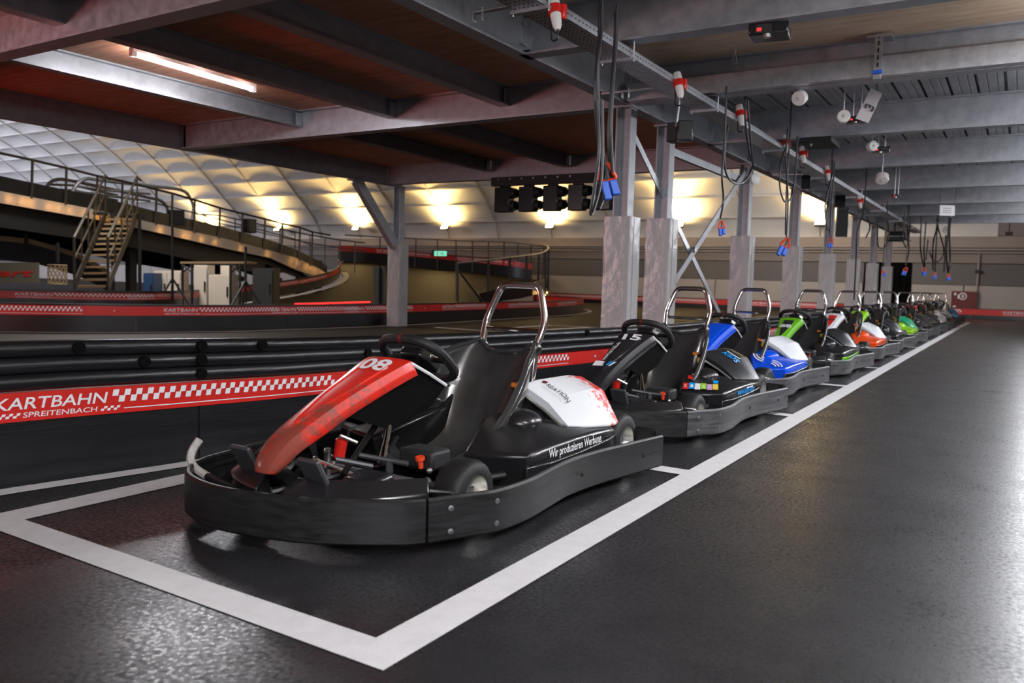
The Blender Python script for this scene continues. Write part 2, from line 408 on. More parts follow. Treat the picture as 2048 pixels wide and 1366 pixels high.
# ---- mezzanine: wood deck on the left, and over the first bay on the right; profiled steel deck beyond
ZB, ZT = 2.604, 2.935
struct(MB().span((-10.08, -2.0, ZT), (-3.3, 11.6, ZT+.12)).build('ceiling_wood_left', 'wood', smooth=False))
struct(MB().span((-3.3, -2.0, ZT), (3.2, 7.25, ZT+.12)).build('ceiling_wood_right', 'wood_pale', smooth=False))
mb = MB(); pitch = .235
prof2 = []
x = -3.3
while x < 3.2:
    prof2 += [(x, ZT), (x+.06, ZT), (x+.065, ZT+.008), (x+.075, ZT+.008), (x+.08, ZT), (x+.14, ZT), (x+.145, ZT+.008), (x+.155, ZT+.008), (x+.16, ZT), (x+.20, ZT), (x+.203, ZT+.055), (x+.232, ZT+.055)]; x += pitch
mb.loft([[V((a, y, z)) for a, z in prof2] for y in (7.25, 24.5)], cap=False, close=False)
struct(mb.build('ceiling_deck', 'deck', smooth=False, solid=.004))
struct(MB().span((-3.3, 7.25, ZT+.08), (3.2, 24.5, ZT+.2)).build('ceiling_slab', 'black_matte', smooth=False))

def ibeam(name, a, b, label, m='steel', w=.13, z0=ZB, z1=ZT, cat='beam', group=None, tf=.016, tw=.012):
    a, b = V((*a, 0)), V((*b, 0)); t = thing(name, label, cat, ((a.x+b.x)/2, (a.y+b.y)/2, z0), group)
    d = (b-a).normalized(); n = V((-d.y, d.x, 0))
    def bar(hw, lo, hi):
        return [[p+n*s*hw+V((0, 0, z)) for s, z in ((-1, lo), (1, lo), (1, hi), (-1, hi))] for p in (a, b)]
    MB().loft(bar(w/2, z0, z0+tf)).build('bottom_flange', m, t, smooth=False)
    MB().loft(bar(tw/2, z0+tf, z1-tf)).build('web', m, t, smooth=False)
    MB().loft(bar(w/2, z1-tf, z1)).build('top_flange', m, t, smooth=False)
    return t
def stiff(t, x, y, along_y, m='steel'):
    for s in (-1, 1):
        c = (x+(s*.034 if along_y else 0), y+(0 if along_y else s*.034), (ZB+ZT)/2)
        MB().box(c, (.058, .012, ZT-ZB-.034) if along_y else (.012, .058, ZT-ZB-.034)).build('stiffener', m, t, smooth=False)
XM = -3.31
main = ibeam('steel_beam', (XM, -2.0), (XM, 30.2), 'long grey main beam running over the column row above the karts', 'steel')
for y in (3.5, 5.35, 7.27, 11.26, 14.17): stiff(main, XM, y, True)
for k, (y, l) in enumerate([(2.9, 'grey cross beam over the aisle nearest the camera, mostly above the frame'), (5.35, 'grey cross beam at top right with the black LED box under it'), (7.2, 'grey cross beam at upper right carrying a slotted bracket'),
        (9.6, 'third grey cross beam over the aisle, just behind the paper marked 3'), (12.15, 'fourth grey cross beam over the aisle'), (14.85, 'fifth grey cross beam over the aisle'), (17.5, 'sixth grey cross beam over the aisle'),
        (20.1, 'seventh grey cross beam over the aisle, behind the white notice'), (22.5, 'farthest grey cross beam over the aisle')]):
    t = ibeam('steel_beam', (XM+.01, y), (3.2, y), l, 'steel', w=.14, group='cross beams over the aisle')
    mb = MB()
    for z in (ZB+.09, ZB+.24):
        mb.cyl((XM+.035, y-.04, z), (XM+.035, y-.02, z), .014, seg=6)
    MB().box((XM+.04, y-.012, (ZB+ZT)/2), (.07, .012, .24)).build('end_plate', 'galv', t, smooth=False)
    mb.build('bolt', 'galv', t)
    if y == 7.2: MB().span((-3.2, 7.02, ZB), (3.2, 7.10, ZB+.012)).span((-3.2, 7.02, ZB+.012), (3.2, 7.026, ZB+.15)).build('front_channel', 'galv', t, smooth=False)
for k, (x, y0, y1, l) in enumerate([(-10.02, -2, 12.0, 'grey outer edge beam of the mezzanine at the left'), (-7.74, -2, 7.3, 'grey joist lit by the fluorescent tube'), (-6.24, -2, 7.3, 'grey joist on the far side of the fluorescent tube'), (-4.71, -2, 7.3, 'grey joist under the wood deck next to the main beam'),
        (-7.74, 7.3, 11.5, 'left one of the two dark joists in the second deck bay'), (-6.24, 7.3, 11.5, 'right one of the two dark joists in the second deck bay')]):
    t = ibeam('steel_beam', (x, y0), (x, y1), l, 'steel' if k < 4 else 'steel_dark', group='joists under the mezzanine', z0=ZB if k == 0 else 2.735)
    if k == 0:
        for y in (3.5, 7.3, 11.95): stiff(t, x, y, True)
    else:
        MB().box((x+.05, y1-.06, 2.83), (.012, .09, .15)).build('end_plate', 'galv', t, smooth=False)
for x0, x1, y, l in ((-10.0, -3.33, 3.5, 'wide grey cross beam at the upper left corner'), (-10.0, -3.33, 7.3, 'wide grey cross beam meeting the first padded column, lit by the tube'), (-10.0, -3.33, 11.6, 'wide dark cross beam above the start lights')):
    ibeam('steel_beam', (x0, y), (x1, y), l, 'steel', w=.16, group='cross beams under the mezzanine')

# ---- columns
def column(x, y, ztop, zpad, label, m='steel', pw=.28, pd=.26, flip=False):
    t = thing('steel_column', label, 'column', (x, y, 0), 'padded steel columns')
    h, f = .07, .012
    mb = MB()
    for s in (-1, 1): mb.span((x+s*h-f/2, y-.07, 0), (x+s*h+f/2, y+.07, ztop))
    mb.span((x-h, y-.006, 0), (x+h, y+.006, ztop)); mb.build('h_section', m, t, smooth=False)
    MB().box((x, y, ztop-.008), (.2, .2, .016)).build('head_plate', m, t, smooth=False)
    def pad(u, v):
        a = u*math.tau; n = 16; c, s = math.cos(a), math.sin(a)
        k = (abs(c)**n+abs(s)**n)**(-1/n)
        wob = 1+.012*math.sin(9*v+3*a)+.008*math.sin(23*v+7*a)
        return V((x+c*k*pw/2*wob, y+s*k*pd/2*wob, v*zpad))
    MB().grid(pad, 48, 22).build('padding', 'pad_vinyl', t, angle=50)
    MB().box((x, y, zpad-.012), (pw-.02, pd-.02, .02)).build('padding_rim', 'paper_white', t, smooth=False)
    MB().span((x+pw/2-.012, y-.05, .02), (x+pw/2+.006, y-.038, zpad-.01)).build('padding_seam', 'pad_vinyl', t, smooth=False)
    return t
ordn = ['nearest grey padded column, behind the red kart', 'second padded column, standing close beside the first', 'third padded column, right of the crossed bracing', 'fourth padded column from the camera', 'fifth padded column from the camera', 'sixth padded column from the camera', 'seventh padded column from the camera', 'farthest padded column of the row']
for (y, l) in zip((7.27, 8.29, 11.26, 14.17, 17.04, 20.0, 22.73, 25.46), ordn):
    column(XM, y, ZB, 1.562 if y < 8 else 1.623, l)
lc = column(-10.02, 11.95, ZB, 1.53, 'lone padded column with diagonal strut out on the track at the left', 'steel', .29, .28)
def flat(a, b, w, t_, m, name, parent=None):
    a, b = V(a), V(b); d = (b-a).normalized(); s = d.cross(V((1, 0, 0))).normalized()*w/2; n = V((t_/2, 0, 0))
    return MB().loft([[p-s-n, p+s-n, p+s+n, p-s+n] for p in (a, b)]).build(name, m, parent, smooth=False)
br = thing('diagonal_strut', 'grey square diagonal strut from lone left column up to the edge beam', 'brace', (-10.02, 11.3, 2))
flat((-10.02, 11.85, 1.5), (-10.02, 10.78, 2.6), .17, .12, 'steel', 'strut_tube', br); 
MB().box((-10.02, 10.78, 2.59), (.16, .3, .02)).build('foot_plate', 'steel', br, smooth=False)
cb = thing('cross_bracing', 'crossed flat steel bracing between second and third padded columns', 'brace', (XM, 9.8, 1.4))
flat((XM-.01, 7.36, 2.45), (XM-.01, 11.15, .12), .07, .012, 'galv', 'brace_flat', cb)
flat((XM+.02, 8.4, .80), (XM+.02, 11.2, 2.52), .08, .012, 'steel', 'brace_flat', cb)
MB().cyl((XM-.03, 9.23, 1.34), (XM+.05, 9.23, 1.34), .03, seg=8).build('bolt', 'galv', cb)
sb = thing('steel_channel', 'short galvanised channel under main beam between second and third column', 'rail', (XM, 9.8, 2.4))
MB().span((XM-.05, 8.4, 2.33), (XM+.0, 11.2, 2.345)).span((XM-.05, 8.4, 2.345), (XM-.045, 11.2, 2.43)).span((XM-.005, 8.4, 2.345), (XM, 11.2, 2.41)).build('channel', 'galv', sb, smooth=False)

# ================================================================== TRACK BARRIERS
class Path:
    def __init__(self, pts, n=6):
        self.P = catmull([V((p[0], p[1], p[2] if len(p) > 2 else 0)) for p in pts], n)
        sc = catmull([V((p[3] if len(p) > 3 else 1, 0, 0)) for p in pts], n); self.sc = [q.x for q in sc]
        self.s = [0]
        for i in range(1, len(self.P)): self.s.append(self.s[-1]+(self.P[i]-self.P[i-1]).length)
        self.L = self.s[-1]
    def at(self, s, z=0, off=0):
        s = max(0, min(self.L, s)); i = 1
        while i < len(self.s)-1 and self.s[i] < s: i += 1
        t = (s-self.s[i-1])/max(1e-9, self.s[i]-self.s[i-1])
        p = self.P[i-1].lerp(self.P[i], t); k = self.sc[i-1]*(1-t)+self.sc[i]*t
        def nr(j):
            d = self.P[min(j+1, len(self.P)-1)]-self.P[max(j-1, 0)]; d.z = 0; d.normalize(); return V((d.y, -d.x, 0))
        n = nr(i-1).lerp(nr(i), t).normalized()
        return V((p.x, p.y, p.z+z*k))+n*off
    def find(self, x, y):
        return min(((p.x-x)**2+(p.y-y)**2, s) for p, s in zip(self.P, self.s))[1]
def sweep(path, s0, s1, sec, step=.3):
    n = max(1, int((s1-s0)/step)); return [[path.at(s0+(s1-s0)*i/n, z, o) for o, z in sec] for i in range(n+1)]
def barrier(label, path, zb, zs, tubes, r, prints, plen=1.68, group=None, module=2.45, holes=(), cap=None):
    t = thing('track_barrier', label, 'barrier', path.at(path.L/2), group)
    s = 0; i = 0
    while s < path.L-.05:
        e = min(path.L, s+module)
        MB().loft(sweep(path, s+.003, e-.003, [(0, .0), (0, zb), (-.03, zb), (-.03, .0)])).build('board', 'barrier_black', t, angle=50)
        s = e
    MB().loft(sweep(path, 0, path.L, [(.006, zb), (.006, zs), (-.03, zs), (-.03, zb)])).build('red_band', 'red_band', t, angle=50)
    for k in range(tubes):
        zc = zs+r+.004+k*2*r*.93
        MB().tube([path.at(path.L*j/60, zc, -.012) for j in range(61)], r, 12).build('bumper_tube', 'barrier_black', t)
    if cap:
        MB().loft(sweep(path, 0, path.L, [(.0, zs), (.0, zs+cap), (-.05, zs+cap), (-.05, zs)])).build('top_cap', 'barrier_black', t, angle=50)
    h = zs-zb
    for j, p in enumerate(prints):
        mb = MB(); f = lambda u, v: path.at(p+u, zb+v*h, .0085)
        lw, cw = plen*.263, plen
        write(mb, 'KARTBAHN', lambda u, v: f(u, .43+v), .40, lw, bold=.012, shear=.18)
        nc = 24; c0 = lw+.018; du = (cw-c0)/nc/2
        for q in range(nc):
            for row in (0, 1):
                a = c0+(2*q+(1-row))*du; sh = .006
                lo = .43+.235*row
                mb.quad(f(a, lo), f(a+du, lo), f(a+du+sh, lo+.235), f(a+sh, lo+.235))
        write(mb, 'SPREITENBACH', lambda u, v: f(.11+u, .13+v), .18, lw*.66, bold=.008, shear=.12)
        for x0 in (.015, .11+lw*.66+.012):
            for q in range(6):
                a = x0+q*.014; lo = .13+.085*(q % 2)
                mb.quad(f(a, lo), f(a+.014, lo), f(a+.018, lo+.085), f(a+.004, lo+.085))
        a0 = .11+lw*.66+.115
        for q in range(16):
            a, b = a0+(cw-a0)*q/16, a0+(cw-a0)*(q+1)/16; mb.quad(f(a, .16), f(b, .16), f(b, .20), f(a, .20))
        mb.build('print', 'print_white', t, smooth=False)
    if prints:
        mb = MB()
        for p in prints:
            c = path.at(p+plen+.42, (zb+zs)/2, .006); d = path.at(p+plen+.42, (zb+zs)/2, .016); mb.cyl(c, d, .010, seg=8)
        mb.build('rivet', 'socket_white', t)
    for (s_, k) in holes:
        zc = zs+r+.004+k*2*r*.93
        MB().cyl(path.at(s_, zc, r*.35), path.at(s_, zc+.003, r-.002), .027, seg=14).build('bolt_recess', 'void_black', t)
    return t
near = Path([(-3.95, -.6, 0, 1.04), (-3.72, .6, 0, 1.03), (-3.58, 1.72, 0, 1.03), (-3.42, 2.58, 0, 1.0), (-3.34, 3.4, 0, .955), (-3.24, 5.4, 0, .895), (-3.14, 6.6, 0, .875), (-3.09, 7.2, 0, .87), (-3.09, 9, 0, .86), (-3.09, 16, 0, .86), (-3.09, 31, 0, .86)])
sN = near.find
holes = [(sN(-3.54, 2.02), 2), (sN(-3.47, 2.36), 1), (sN(-3.42, 2.62), 2), (sN(-3.42, 2.62), 1), (sN(-3.42, 2.62), 0), (sN(-3.37, 2.93), 2), (sN(-3.33, 3.62), 1), (sN(-3.2, 6.2), 2)]
p0 = sN(-3.60, 1.62)+.155
barrier('long black barrier with red lettered band running directly behind the parked karts', near, .265, .385, 3, .037, [p0-2.6, p0] + [p0+2.60+2.5*i for i in range(10)], holes=holes, module=sN(-3.42, 2.59)/2, plen=1.74)

mpath = Path([(p.x-.28, p.y+.05, 0) for p in mtr], 1)
def mfind(px): q = at_z(px, 660); return min(((p.x-q.x)**2+(p.y-q.y)**2, s) for p, s in zip(mpath.P, mpath.s))[1]
m1, m2, m3 = (mpath.find(*at_z(x, 640, .0).xy) for x in (338, 628, 822))
q1 = mpath.find(*at_z(338, 623, .36).xy); q2 = mpath.find(*at_z(628, 621, .36).xy); q3 = mpath.find(*at_z(822, 620, .36).xy)
barrier('middle black barrier with red lettered band, between near barrier and ramp', mpath, .235, .375, 0, .04, [q1-3.0, q1, q2, q3, q3+3.0, q3+6, q3+9], plen=1.9, cap=.03)

NP = [at_z(-80, 586, .36), at_z(60, 589, .36), at_z(200, 592, .36), at_z(330, 592, .36), at_z(420, 586, .36)]
NP = [V((p.x, p.y, 0)) for p in NP]
NR = [onR(*p) for p in ((505, 599), (560, 591), (620, 580), (652, 571), (672, 561), (681, 549), (676, 538))]
npath = Path(NP+NR, 5)
barrier('rear black barrier with red lettered band curving up below the elevated bridge', npath, .28, .42, 0, .04, [npath.find(*at_z(20, 589, .36).xy), npath.find(*at_z(262, 593, .36).xy), npath.find(*onR(505, 599).xy), npath.find(*onR(600, 583).xy)], plen=2.7, cap=.05, module=3)
# painted edge line of the rear curve
wl = [onR(*p) for p in ((485, 608), (545, 599), (600, 590), (640, 580), (668, 572), (686, 562), (692, 553), (688, 545))]
mb = MB(); wl = catmull(wl, 4)
for i in range(len(wl)-1):
    a, b = wl[i], wl[i+1]; d = (b-a).normalized(); s = V((-d.y, d.x, 0))*.13; z = V((0, 0, .02))
    mb.quad(a-s+z, b-s+z, b+s+z, a+s+z)
mb.build('white_line', 'paint_white', floor, smooth=False)
FRp = [onR(*p) for p in ((676, 522), (720, 524), (780, 529), (850, 536), (920, 543), (980, 549), (1030, 555), (1062, 561))]
fpath = Path(FRp, 4)
barrier('far black barrier with red band on the ramp edge below the thin railing', fpath, .52, .78, 0, .04, [2, 6.5, 11], plen=3.0, module=4, cap=.02)
wpath = Path([(-21.5, 34.6, .15), (-19.2, 34.2, 0), (-15, 33.9, 0), (-10, 33.9, 0), (-3, 34.1, 0), (6, 34.1, 0)], 6)
barrier('last black barrier with red band along the far wall', wpath, .15, .36, 0, .04, [2, 7, 12, 16.5, 21], plen=3.2, module=4, cap=.03)

# ================================================================== ELEVATED BRIDGE AND STAIRS
A, B = V((-20.5, 9.0, 0)), V((-22.5, 24.0, 0))
BN = V((B.y-A.y, -(B.x-A.x), 0)).normalized()           # towards the aisle
onB = lambda x, y, o=0: at_plane(x, y, A+BN*o, BN)
back = lambda p, d: V((p.x, p.y, p.z))-BN*d
br = thing('kart_bridge', 'elevated kart bridge with glowing fascia sloping down from the left edge', 'bridge', A.lerp(B, .4))
top = [(-90, 364), (0, 382), (200, 421), (310, 447), (445, 476), (540, 501), (590, 515), (638, 537), (655, 548)]
bot = [(-90, 388), (0, 406), (200, 441), (301, 464), (441, 496), (527, 516), (597, 539), (648, 556), (657, 559)]
T = [onB(*p) for p in top]; Bt = [onB(p[0], q[1]) for p, q in zip(top, bot)]
mb = MB()
for i in range(len(T)-1): mb.quad(Bt[i], Bt[i+1], T[i+1], T[i])
f = mb.build('lit_fascia', 'fascia', br, smooth=False, solid=.006)
mb = MB()
for i in range(len(T)-1): mb.quad(back(Bt[i], .15), back(Bt[i+1], .15), back(T[i+1], .15), back(T[i], .15))
for i in range(len(T)-1): mb.quad(back(Bt[i], .01), back(Bt[i+1], .01), back(Bt[i+1], .15), back(Bt[i], .15))
mb.build('light_block', 'black_matte', br, smooth=False)  # unseen black board added to stop bulb light leaking underneath
mb = MB()                                               # deck and dark parapet above
for i in range(len(T)-1):
    mb.quad(back(T[i], .02), back(T[i+1], .02), back(T[i+1], 4.2), back(T[i], 4.2))
mb.build('bridge_deck', 'track', br, smooth=False)
mb = MB()
for i in range(len(T)-1):
    h0 = V((0, 0, .36 if i < 6 else .30)); h1 = V((0, 0, .36 if i < 5 else .30))
    mb.quad(back(T[i], .08), back(T[i+1], .08), back(T[i+1], .08)+h1, back(T[i], .08)+h0)
    mb.quad(back(T[i], 4.2), back(T[i+1], 4.2), back(T[i+1], 4.2)+h1*1.1, back(T[i], 4.2)+h0*1.1)
mb.build('parapet', 'barrier_black', br, smooth=False, solid=.06)
mb = MB()                                               # dark girders underneath
for i in range(len(T)-1):
    d = V((0, 0, -.55 if i < 5 else -.2))
    for o in (.25, 2.2, 4.0): mb.quad(back(Bt[i], o), back(Bt[i+1], o), back(Bt[i+1], o)+d, back(Bt[i], o)+d)
mb.build('girder', 'black_matte', br, smooth=False, solid=.05)
for x in (262, 545, 600, 636):
    p = onB(x, 500, -.6); zt = onB(x, 465 if x == 262 else 520).z
    MB().span((p.x-.11, p.y-.11, 0), (p.x+.11, p.y+.11, zt)).build('support_post', 'black_matte', br, smooth=False)
railp = [(-90, 286), (0, 306), (65, 320), (133, 336), (195, 352), (245, 362), (313, 379), (345, 387), (390, 400), (440, 416), (485, 427), (530, 438), (565, 447), (600, 455), (625, 464), (660, 470)]
rp = [onB(*p) for p in railp]
rail = MB().tube(rp, .035, 6)
rail.build('handrail', 'rail_dark', br)
def top_at(x):
    for i in range(len(top)-1):
        if top[i][0] <= x <= top[i+1][0]:
            t = (x-top[i][0])/(top[i+1][0]-top[i][0]); return top[i][1]*(1-t)+top[i+1][1]*t
    return top[-1][1]
for x, y in railp[2:15]:
    a = onB(x, y); b = onB(x-2, min(top_at(x)+2, 548)); MB().tube([a, (b.x, b.y, b.z)], .035, 6).build('rail_post', 'rail_dark', br)
MB().tube([onB(x, y*.5+top_at(x)*.5-6) for x, y in railp[6:15]], .02, 6).build('mid_rail', 'rail_dark', br)
# bulbs glowing on the fascia
for x in (18, 45, 60, 98, 115, 140, 168, 195, 206, 236, 320, 366, 375, 402, 430, 481, 535, 583, 592, 612, 622, 630, 645):
    k = top_at(x); h = 25-14*max(0, (x-480)/180); p = onB(x, k+h*.5)-BN*.125
    MB().ball(p, .022, 8).build('bulb', 'bulb_glow', br)
    l = bpy.data.lights.new('bulb_light', 'POINT'); l.energy = 3.2; l.color = (1, .50, .12); l.shadow_soft_size = .03
    o = bpy.data.objects.new('bulb_light', l); COL.objects.link(o); o.parent = br; o.location = p+BN*.04-br.location
# nested guard arches on the bridge
def arch(pxs, off, label, m='steel', r=.05, bars=()):
    t = thing('guard_arch', label, 'guard rail', onB(*pxs[0], -off), 'guard arches on the bridge')
    MB().tube(catmull([onB(x, y, -off) for x, y in pxs], 5), r, 8).build('bent_tube', m, t)
    for b in bars: MB().tube([onB(x, y, -off) for x, y in b], r*.75, 6).build('cross_bar', m, t)
    return t
arch([(88, 392), (90, 382), (98, 367), (115, 359), (140, 361), (230, 380), (300, 396), (322, 402), (335, 418), (333, 446)], 2.6, 'smaller guard arch on the bridge deck, behind the larger one', bars=[[(96, 369), (150, 371), (235, 391)], [(92, 378), (150, 381), (235, 401)]])
arch([(143, 400), (146, 381), (158, 365), (175, 357), (205, 361), (300, 372), (362, 380), (380, 396), (387, 418), (383, 446)], .5, 'larger guard arch on the bridge deck with tall rounded ends', bars=[[(150, 372), (220, 381), (300, 388)], [(146, 382), (220, 392), (300, 402)]])
for lx, ly, l in ((352, 436, 'small dark box on the bridge rail left of the wall lamps'), (498, 452, 'dark box speaker standing on bridge parapet right of centre')):
    p = onB(lx, ly, -.15); t = thing('box_speaker', l, 'speaker', p)
    MB().box(p, (.34, .36, .46)).build('cabinet', 'black_matte', t, bevel=.02)
    MB().box((p.x+.18, p.y, p.z), (.02, .30, .40)).build('grille', 'charcoal', t, smooth=False)
# stairs
st = thing('metal_staircase', 'dark metal staircase with pale tread edges rising to the bridge', 'stairs', (-18.2, 11, 0))
s0L, s0R = CAM+ray(155, 571)*17.2, CAM+ray(210, 571)*17.2
s1L, s1R = onB(216, 428, .35), onB(270, 428, .35)
nst = 14
for i in range(nst):
    t = i/(nst-1); a, b = s0L.lerp(s1L, t), s0R.lerp(s1R, t); d = (s1L-s0L); d.z = 0; d = d.normalized()
    dn = d*.22
    MB().loft([[p, p+dn, p+dn-V((0, 0, .03)), p-V((0, 0, .05))] for p in (a, b)]).build('tread', 'tan', st, smooth=False)
for a, b, k in ((s0L, s1L, -1), (s0R, s1R, 1)):
    sd = (s0R-s0L).normalized()*.05*k
    mb = MB(); h = V((0, 0, .12)); 
    mb.loft([[p+sd-h, p+sd+h, p+sd*1.6+h, p+sd*1.6-h] for p in (a, b)]); mb.build('stringer', 'rail_dark', st, smooth=False)
    e = V((0, 0, 1.0)); dd = (b-a)
    MB().tube([a+sd*1.3+e*.15, a+sd*1.3+e, b+sd*1.3+e, b+sd*1.3+e+V((dd.x, dd.y, 0)).normalized()*.9], .03, 6).build('handrail', 'rail_dark', st)
    for q in range(6):
        p = a.lerp(b, q/5)+sd*1.3; MB().tube([p, p+e], .022, 6).build('baluster', 'tan_metal', st)
    MB().tube([a+sd*1.3+e*.55, b+sd*1.3+e*.55], .02, 6).build('mid_rail', 'tan_metal', st)
MB().box(s1L.lerp(s1R, .5)+V((-.5, 0, -.03)), (1.1, 1.3, .06)).build('landing', 'black_matte', st, smooth=False)
for a in (s1L, s1R): 
    MB().tube([V((a.x+.2, a.y, 0)), a+V((.2, 0, 0))], .05, 6).build('leg', 'black_matte', st)

# thin railing along the ramp, wrapped round the right-hand turn
rr = thing('ramp_railing', 'thin dark railing looping round the right end of the ramp', 'railing', onR(1000, 552))
def upz(p, z): return V((p.x, p.y, p.z+z))
farb = [onR(*p) for p in ((690, 521), (760, 527), (830, 534), (875, 539), (912, 543), (945, 546), (977, 549), (1008, 552), (1036, 555), (1062, 559), (1085, 563))]
tp = []
for p, (px, py) in zip(farb, ((690, 470), (760, 474), (832, 477), (875, 479), (912, 481), (945, 482), (977, 483), (1008, 484), (1036, 486), (1062, 489), (1088, 491))):
    d = ray(px, py); k = ((p.x-CAM.x)**2+(p.y-CAM.y)**2)**.5/(d.x**2+d.y**2)**.5; tp.append(CAM+d*k)
nearb = [onR(*p) for p in ((1096, 570), (1090, 582), (1076, 590), (1053, 597), (1020, 602), (977, 607), (915, 612))]
tn = []
for p, (px, py) in zip(nearb, ((1097, 496), (1091, 503), (1078, 508), (1053, 511), (1020, 515), (977, 520), (915, 526))):
    d = ray(px, py); k = ((p.x-CAM.x)**2+(p.y-CAM.y)**2)**.5/(d.x**2+d.y**2)**.5; tn.append(CAM+d*k)
MB().tube(catmull(tp+tn, 3), .04, 6).build('top_rail', 'steel_dark', rr)
MB().tube([(a*.5+b*.5) for a, b in zip(tp, farb)], .02, 6).build('mid_rail', 'rail_dark', rr)
for a, b in zip(tp[1:], farb[1:]): MB().tube([a, b], .035, 6).build('rail_post', 'rail_dark', rr)
for a, b in zip(tn, nearb): MB().tube([a, V((b.x, b.y, max(b.z-.3, 0)))], .05, 6).build('rail_post', 'black_matte', rr)
MB().tube([tn[-1]-V((0, 0, .2)), nearb[-2]*.5+nearb[-1]*.5+V((.2, .4, 0))], .04, 6).build('diagonal_stay', 'black_matte', rr)
# glowing fascia and dark skirt at the ramp's turn
rf = thing('ramp_fascia', 'curved glowing fascia strip at the right end of the ramp', 'fascia', onR(1050, 596))
fe = [(960, 612, 3), (985, 606, 6), (1010, 601, 10), (1040, 597, 16), (1065, 591, 22), (1085, 582, 26), (1098, 572, 28), (1100, 562, 24)]
mb = MB()
def level(p, x, y):
    """point in the viewing column of pixel row y at the same ground distance as p"""
    d = ray(x, y); k = ((p.x-CAM.x)**2+(p.y-CAM.y)**2)**.5/(d.x**2+d.y**2)**.5; return CAM+d*k
fb = [at_z(x, min(y+h, 611), .02) for x, y, h in fe]
ft = [level(p, x, y) for p, (x, y, h) in zip(fb, fe)]
for i in range(len(ft)-1): mb.quad(fb[i], fb[i+1], ft[i+1], ft[i])
mb.build('lit_strip', 'fascia', rf, smooth=False, solid=.03)
for x, y in ((1045, 604), (1060, 603), (1078, 597), (1090, 590), (1094, 585)):
    p = min(fb, key=lambda g: abs(g.x-at_z(x, 606).x)); q = level(p, x, y); q = q + (CAM-q).normalized()*.12
    MB().ball(q, .03, 8).build('bulb', 'bulb_glow', rf)
    l = bpy.data.lights.new('bulb_light', 'POINT'); l.energy = 2; l.color = (1, .55, .15); l.shadow_soft_size = .03
    o = bpy.data.objects.new('bulb_light', l); COL.objects.link(o); o.parent = rf; o.location = q + (CAM-q).normalized()*.15-rf.location
mb = MB()
for i in range(len(ft)-1): mb.quad(ft[i], ft[i+1], ft[i+1]+V((0, 0, .45)), ft[i]+V((0, 0, .45)))
mb.build('dark_skirt', 'barrier_black', rf, smooth=False, solid=.05)

# ---- things below the bridge
def bg(px, py, Y=None, z=0): return at_z(px, py, z)
def depth_box(x0, x1, y0, y1, D, dep):
    """box whose front shows between pixel columns x0-x1 and rows y0-y1 at distance factor D along the view"""
    c = [CAM+ray(x, y)*D for x, y in ((x0, y1), (x1, y1), (x1, y0), (x0, y0))]
    bk = V((_f.x, _f.y, 0)).normalized()*dep
    return c, bk
def cab(x0, x1, y0, y1, D, dep, label, doors, m='cabinet', group=None, name='metal_cabinet'):
    c, bk = depth_box(x0, x1, y0, y1, D, dep)
    zb = 0
    c[0] = V((c[0].x, c[0].y, zb)); c[1] = V((c[1].x, c[1].y, zb))
    t = thing(name, label, 'cabinet', (c[0]+c[1])/2, group)
    MB().prism(c, bk).build('body', m, t, smooth=False)
    for i in range(doors):
        a, b = i/doors+.04/doors, (i+1)/doors-.04/doors; g = -V((_f.x, _f.y, 0)).normalized()*.03
        L = lambda u, v: c[0].lerp(c[1], u).lerp(c[3].lerp(c[2], u), v)+g*.4
        MB().prism([L(a, .05), L(b, .05), L(b, .95), L(a, .95)], g*.6).build('door', m, t, smooth=False)
        k = L(b-.12/doors, .5)+g; MB().box(k, (.03, .03, .25)).build('handle', 'black_matte', t, smooth=False)
    return t
cab(308, 362, 541, 573, 21, .5, 'low pale cabinet beside the blue crate under the bridge', 2)
cab(388, 415, 530, 573, 20.5, .5, 'tall pale cabinet with handle in the middle under the bridge', 1)
cab(417, 463, 549, 573, 20.5, .5, 'low pale cabinet right of the tall one', 1)
cab(287, 307, 546, 573, 20.4, .5, 'dark blue crate under the bridge beside the pale cabinets', 1, 'blue_crate', name='blue_crate')
cab(441, 463, 531, 549, 21.2, .3, 'small white box standing behind the low cabinet', 1, 'cabinet')
cab(505, 547, 536, 566, 21, .6, 'dark box under the right part of the bridge', 1, 'black_matte', name='storage_box')
ta = thing('trestle_table', 'long tan trestle table with thin dark legs under the bridge', 'table', CAM+ray(425, 560)*19)
c, bk = depth_box(360, 495, 523, 527, 19, .7)
MB().prism(c, bk).build('table_top', 'tan', ta, smooth=False)
for x in (365, 384, 461, 480):
    p = CAM+ray(x, 527)*19; MB().tube([p, V((p.x, p.y, 0))], .03, 6).build('leg', 'black_matte', ta)
for x0, x1 in ((365, 384), (461, 480)):
    a, b = CAM+ray(x0, 530)*19, CAM+ray(x1, 530)*19; a2, b2 = CAM+ray(x0, 545)*19, CAM+ray(x1, 545)*19
    MB().tube([a, b2], .02, 5).build('leg_brace', 'black_matte', ta); MB().tube([b, a2], .02, 5).build('leg_brace', 'black_matte', ta)
for x, l in ((345, 'left black tripod stand under the bridge in front of the pale cabinets'), (491, 'right black tripod stand at the end of the trestle table')):
    p = CAM+ray(x, 575)*18.2; p.z = 0; t = thing('tripod_stand', l, 'stand', p)
    MB().tube([p+V((0, 0, .25)), p+V((0, 0, 1.9 if x < 400 else 1.5))], .03, 6).build('pole', 'black_matte', t)
    for k in range(3):
        a = k*math.tau/3+.5; MB().tube([p+V((0, 0, .75)), p+V((math.cos(a)*.5, math.sin(a)*.5, 0))], .025, 5).build('leg', 'black_matte', t)
sg = thing('lettered_board', 'greyish board with red lettering under the bridge at the left edge', 'sign', CAM+ray(20, 545)*20)
c, bk = depth_box(-60, 76, 525, 566, 20, .06); MB().prism(c, bk).build('board', 'sign_grey', sg, smooth=False)
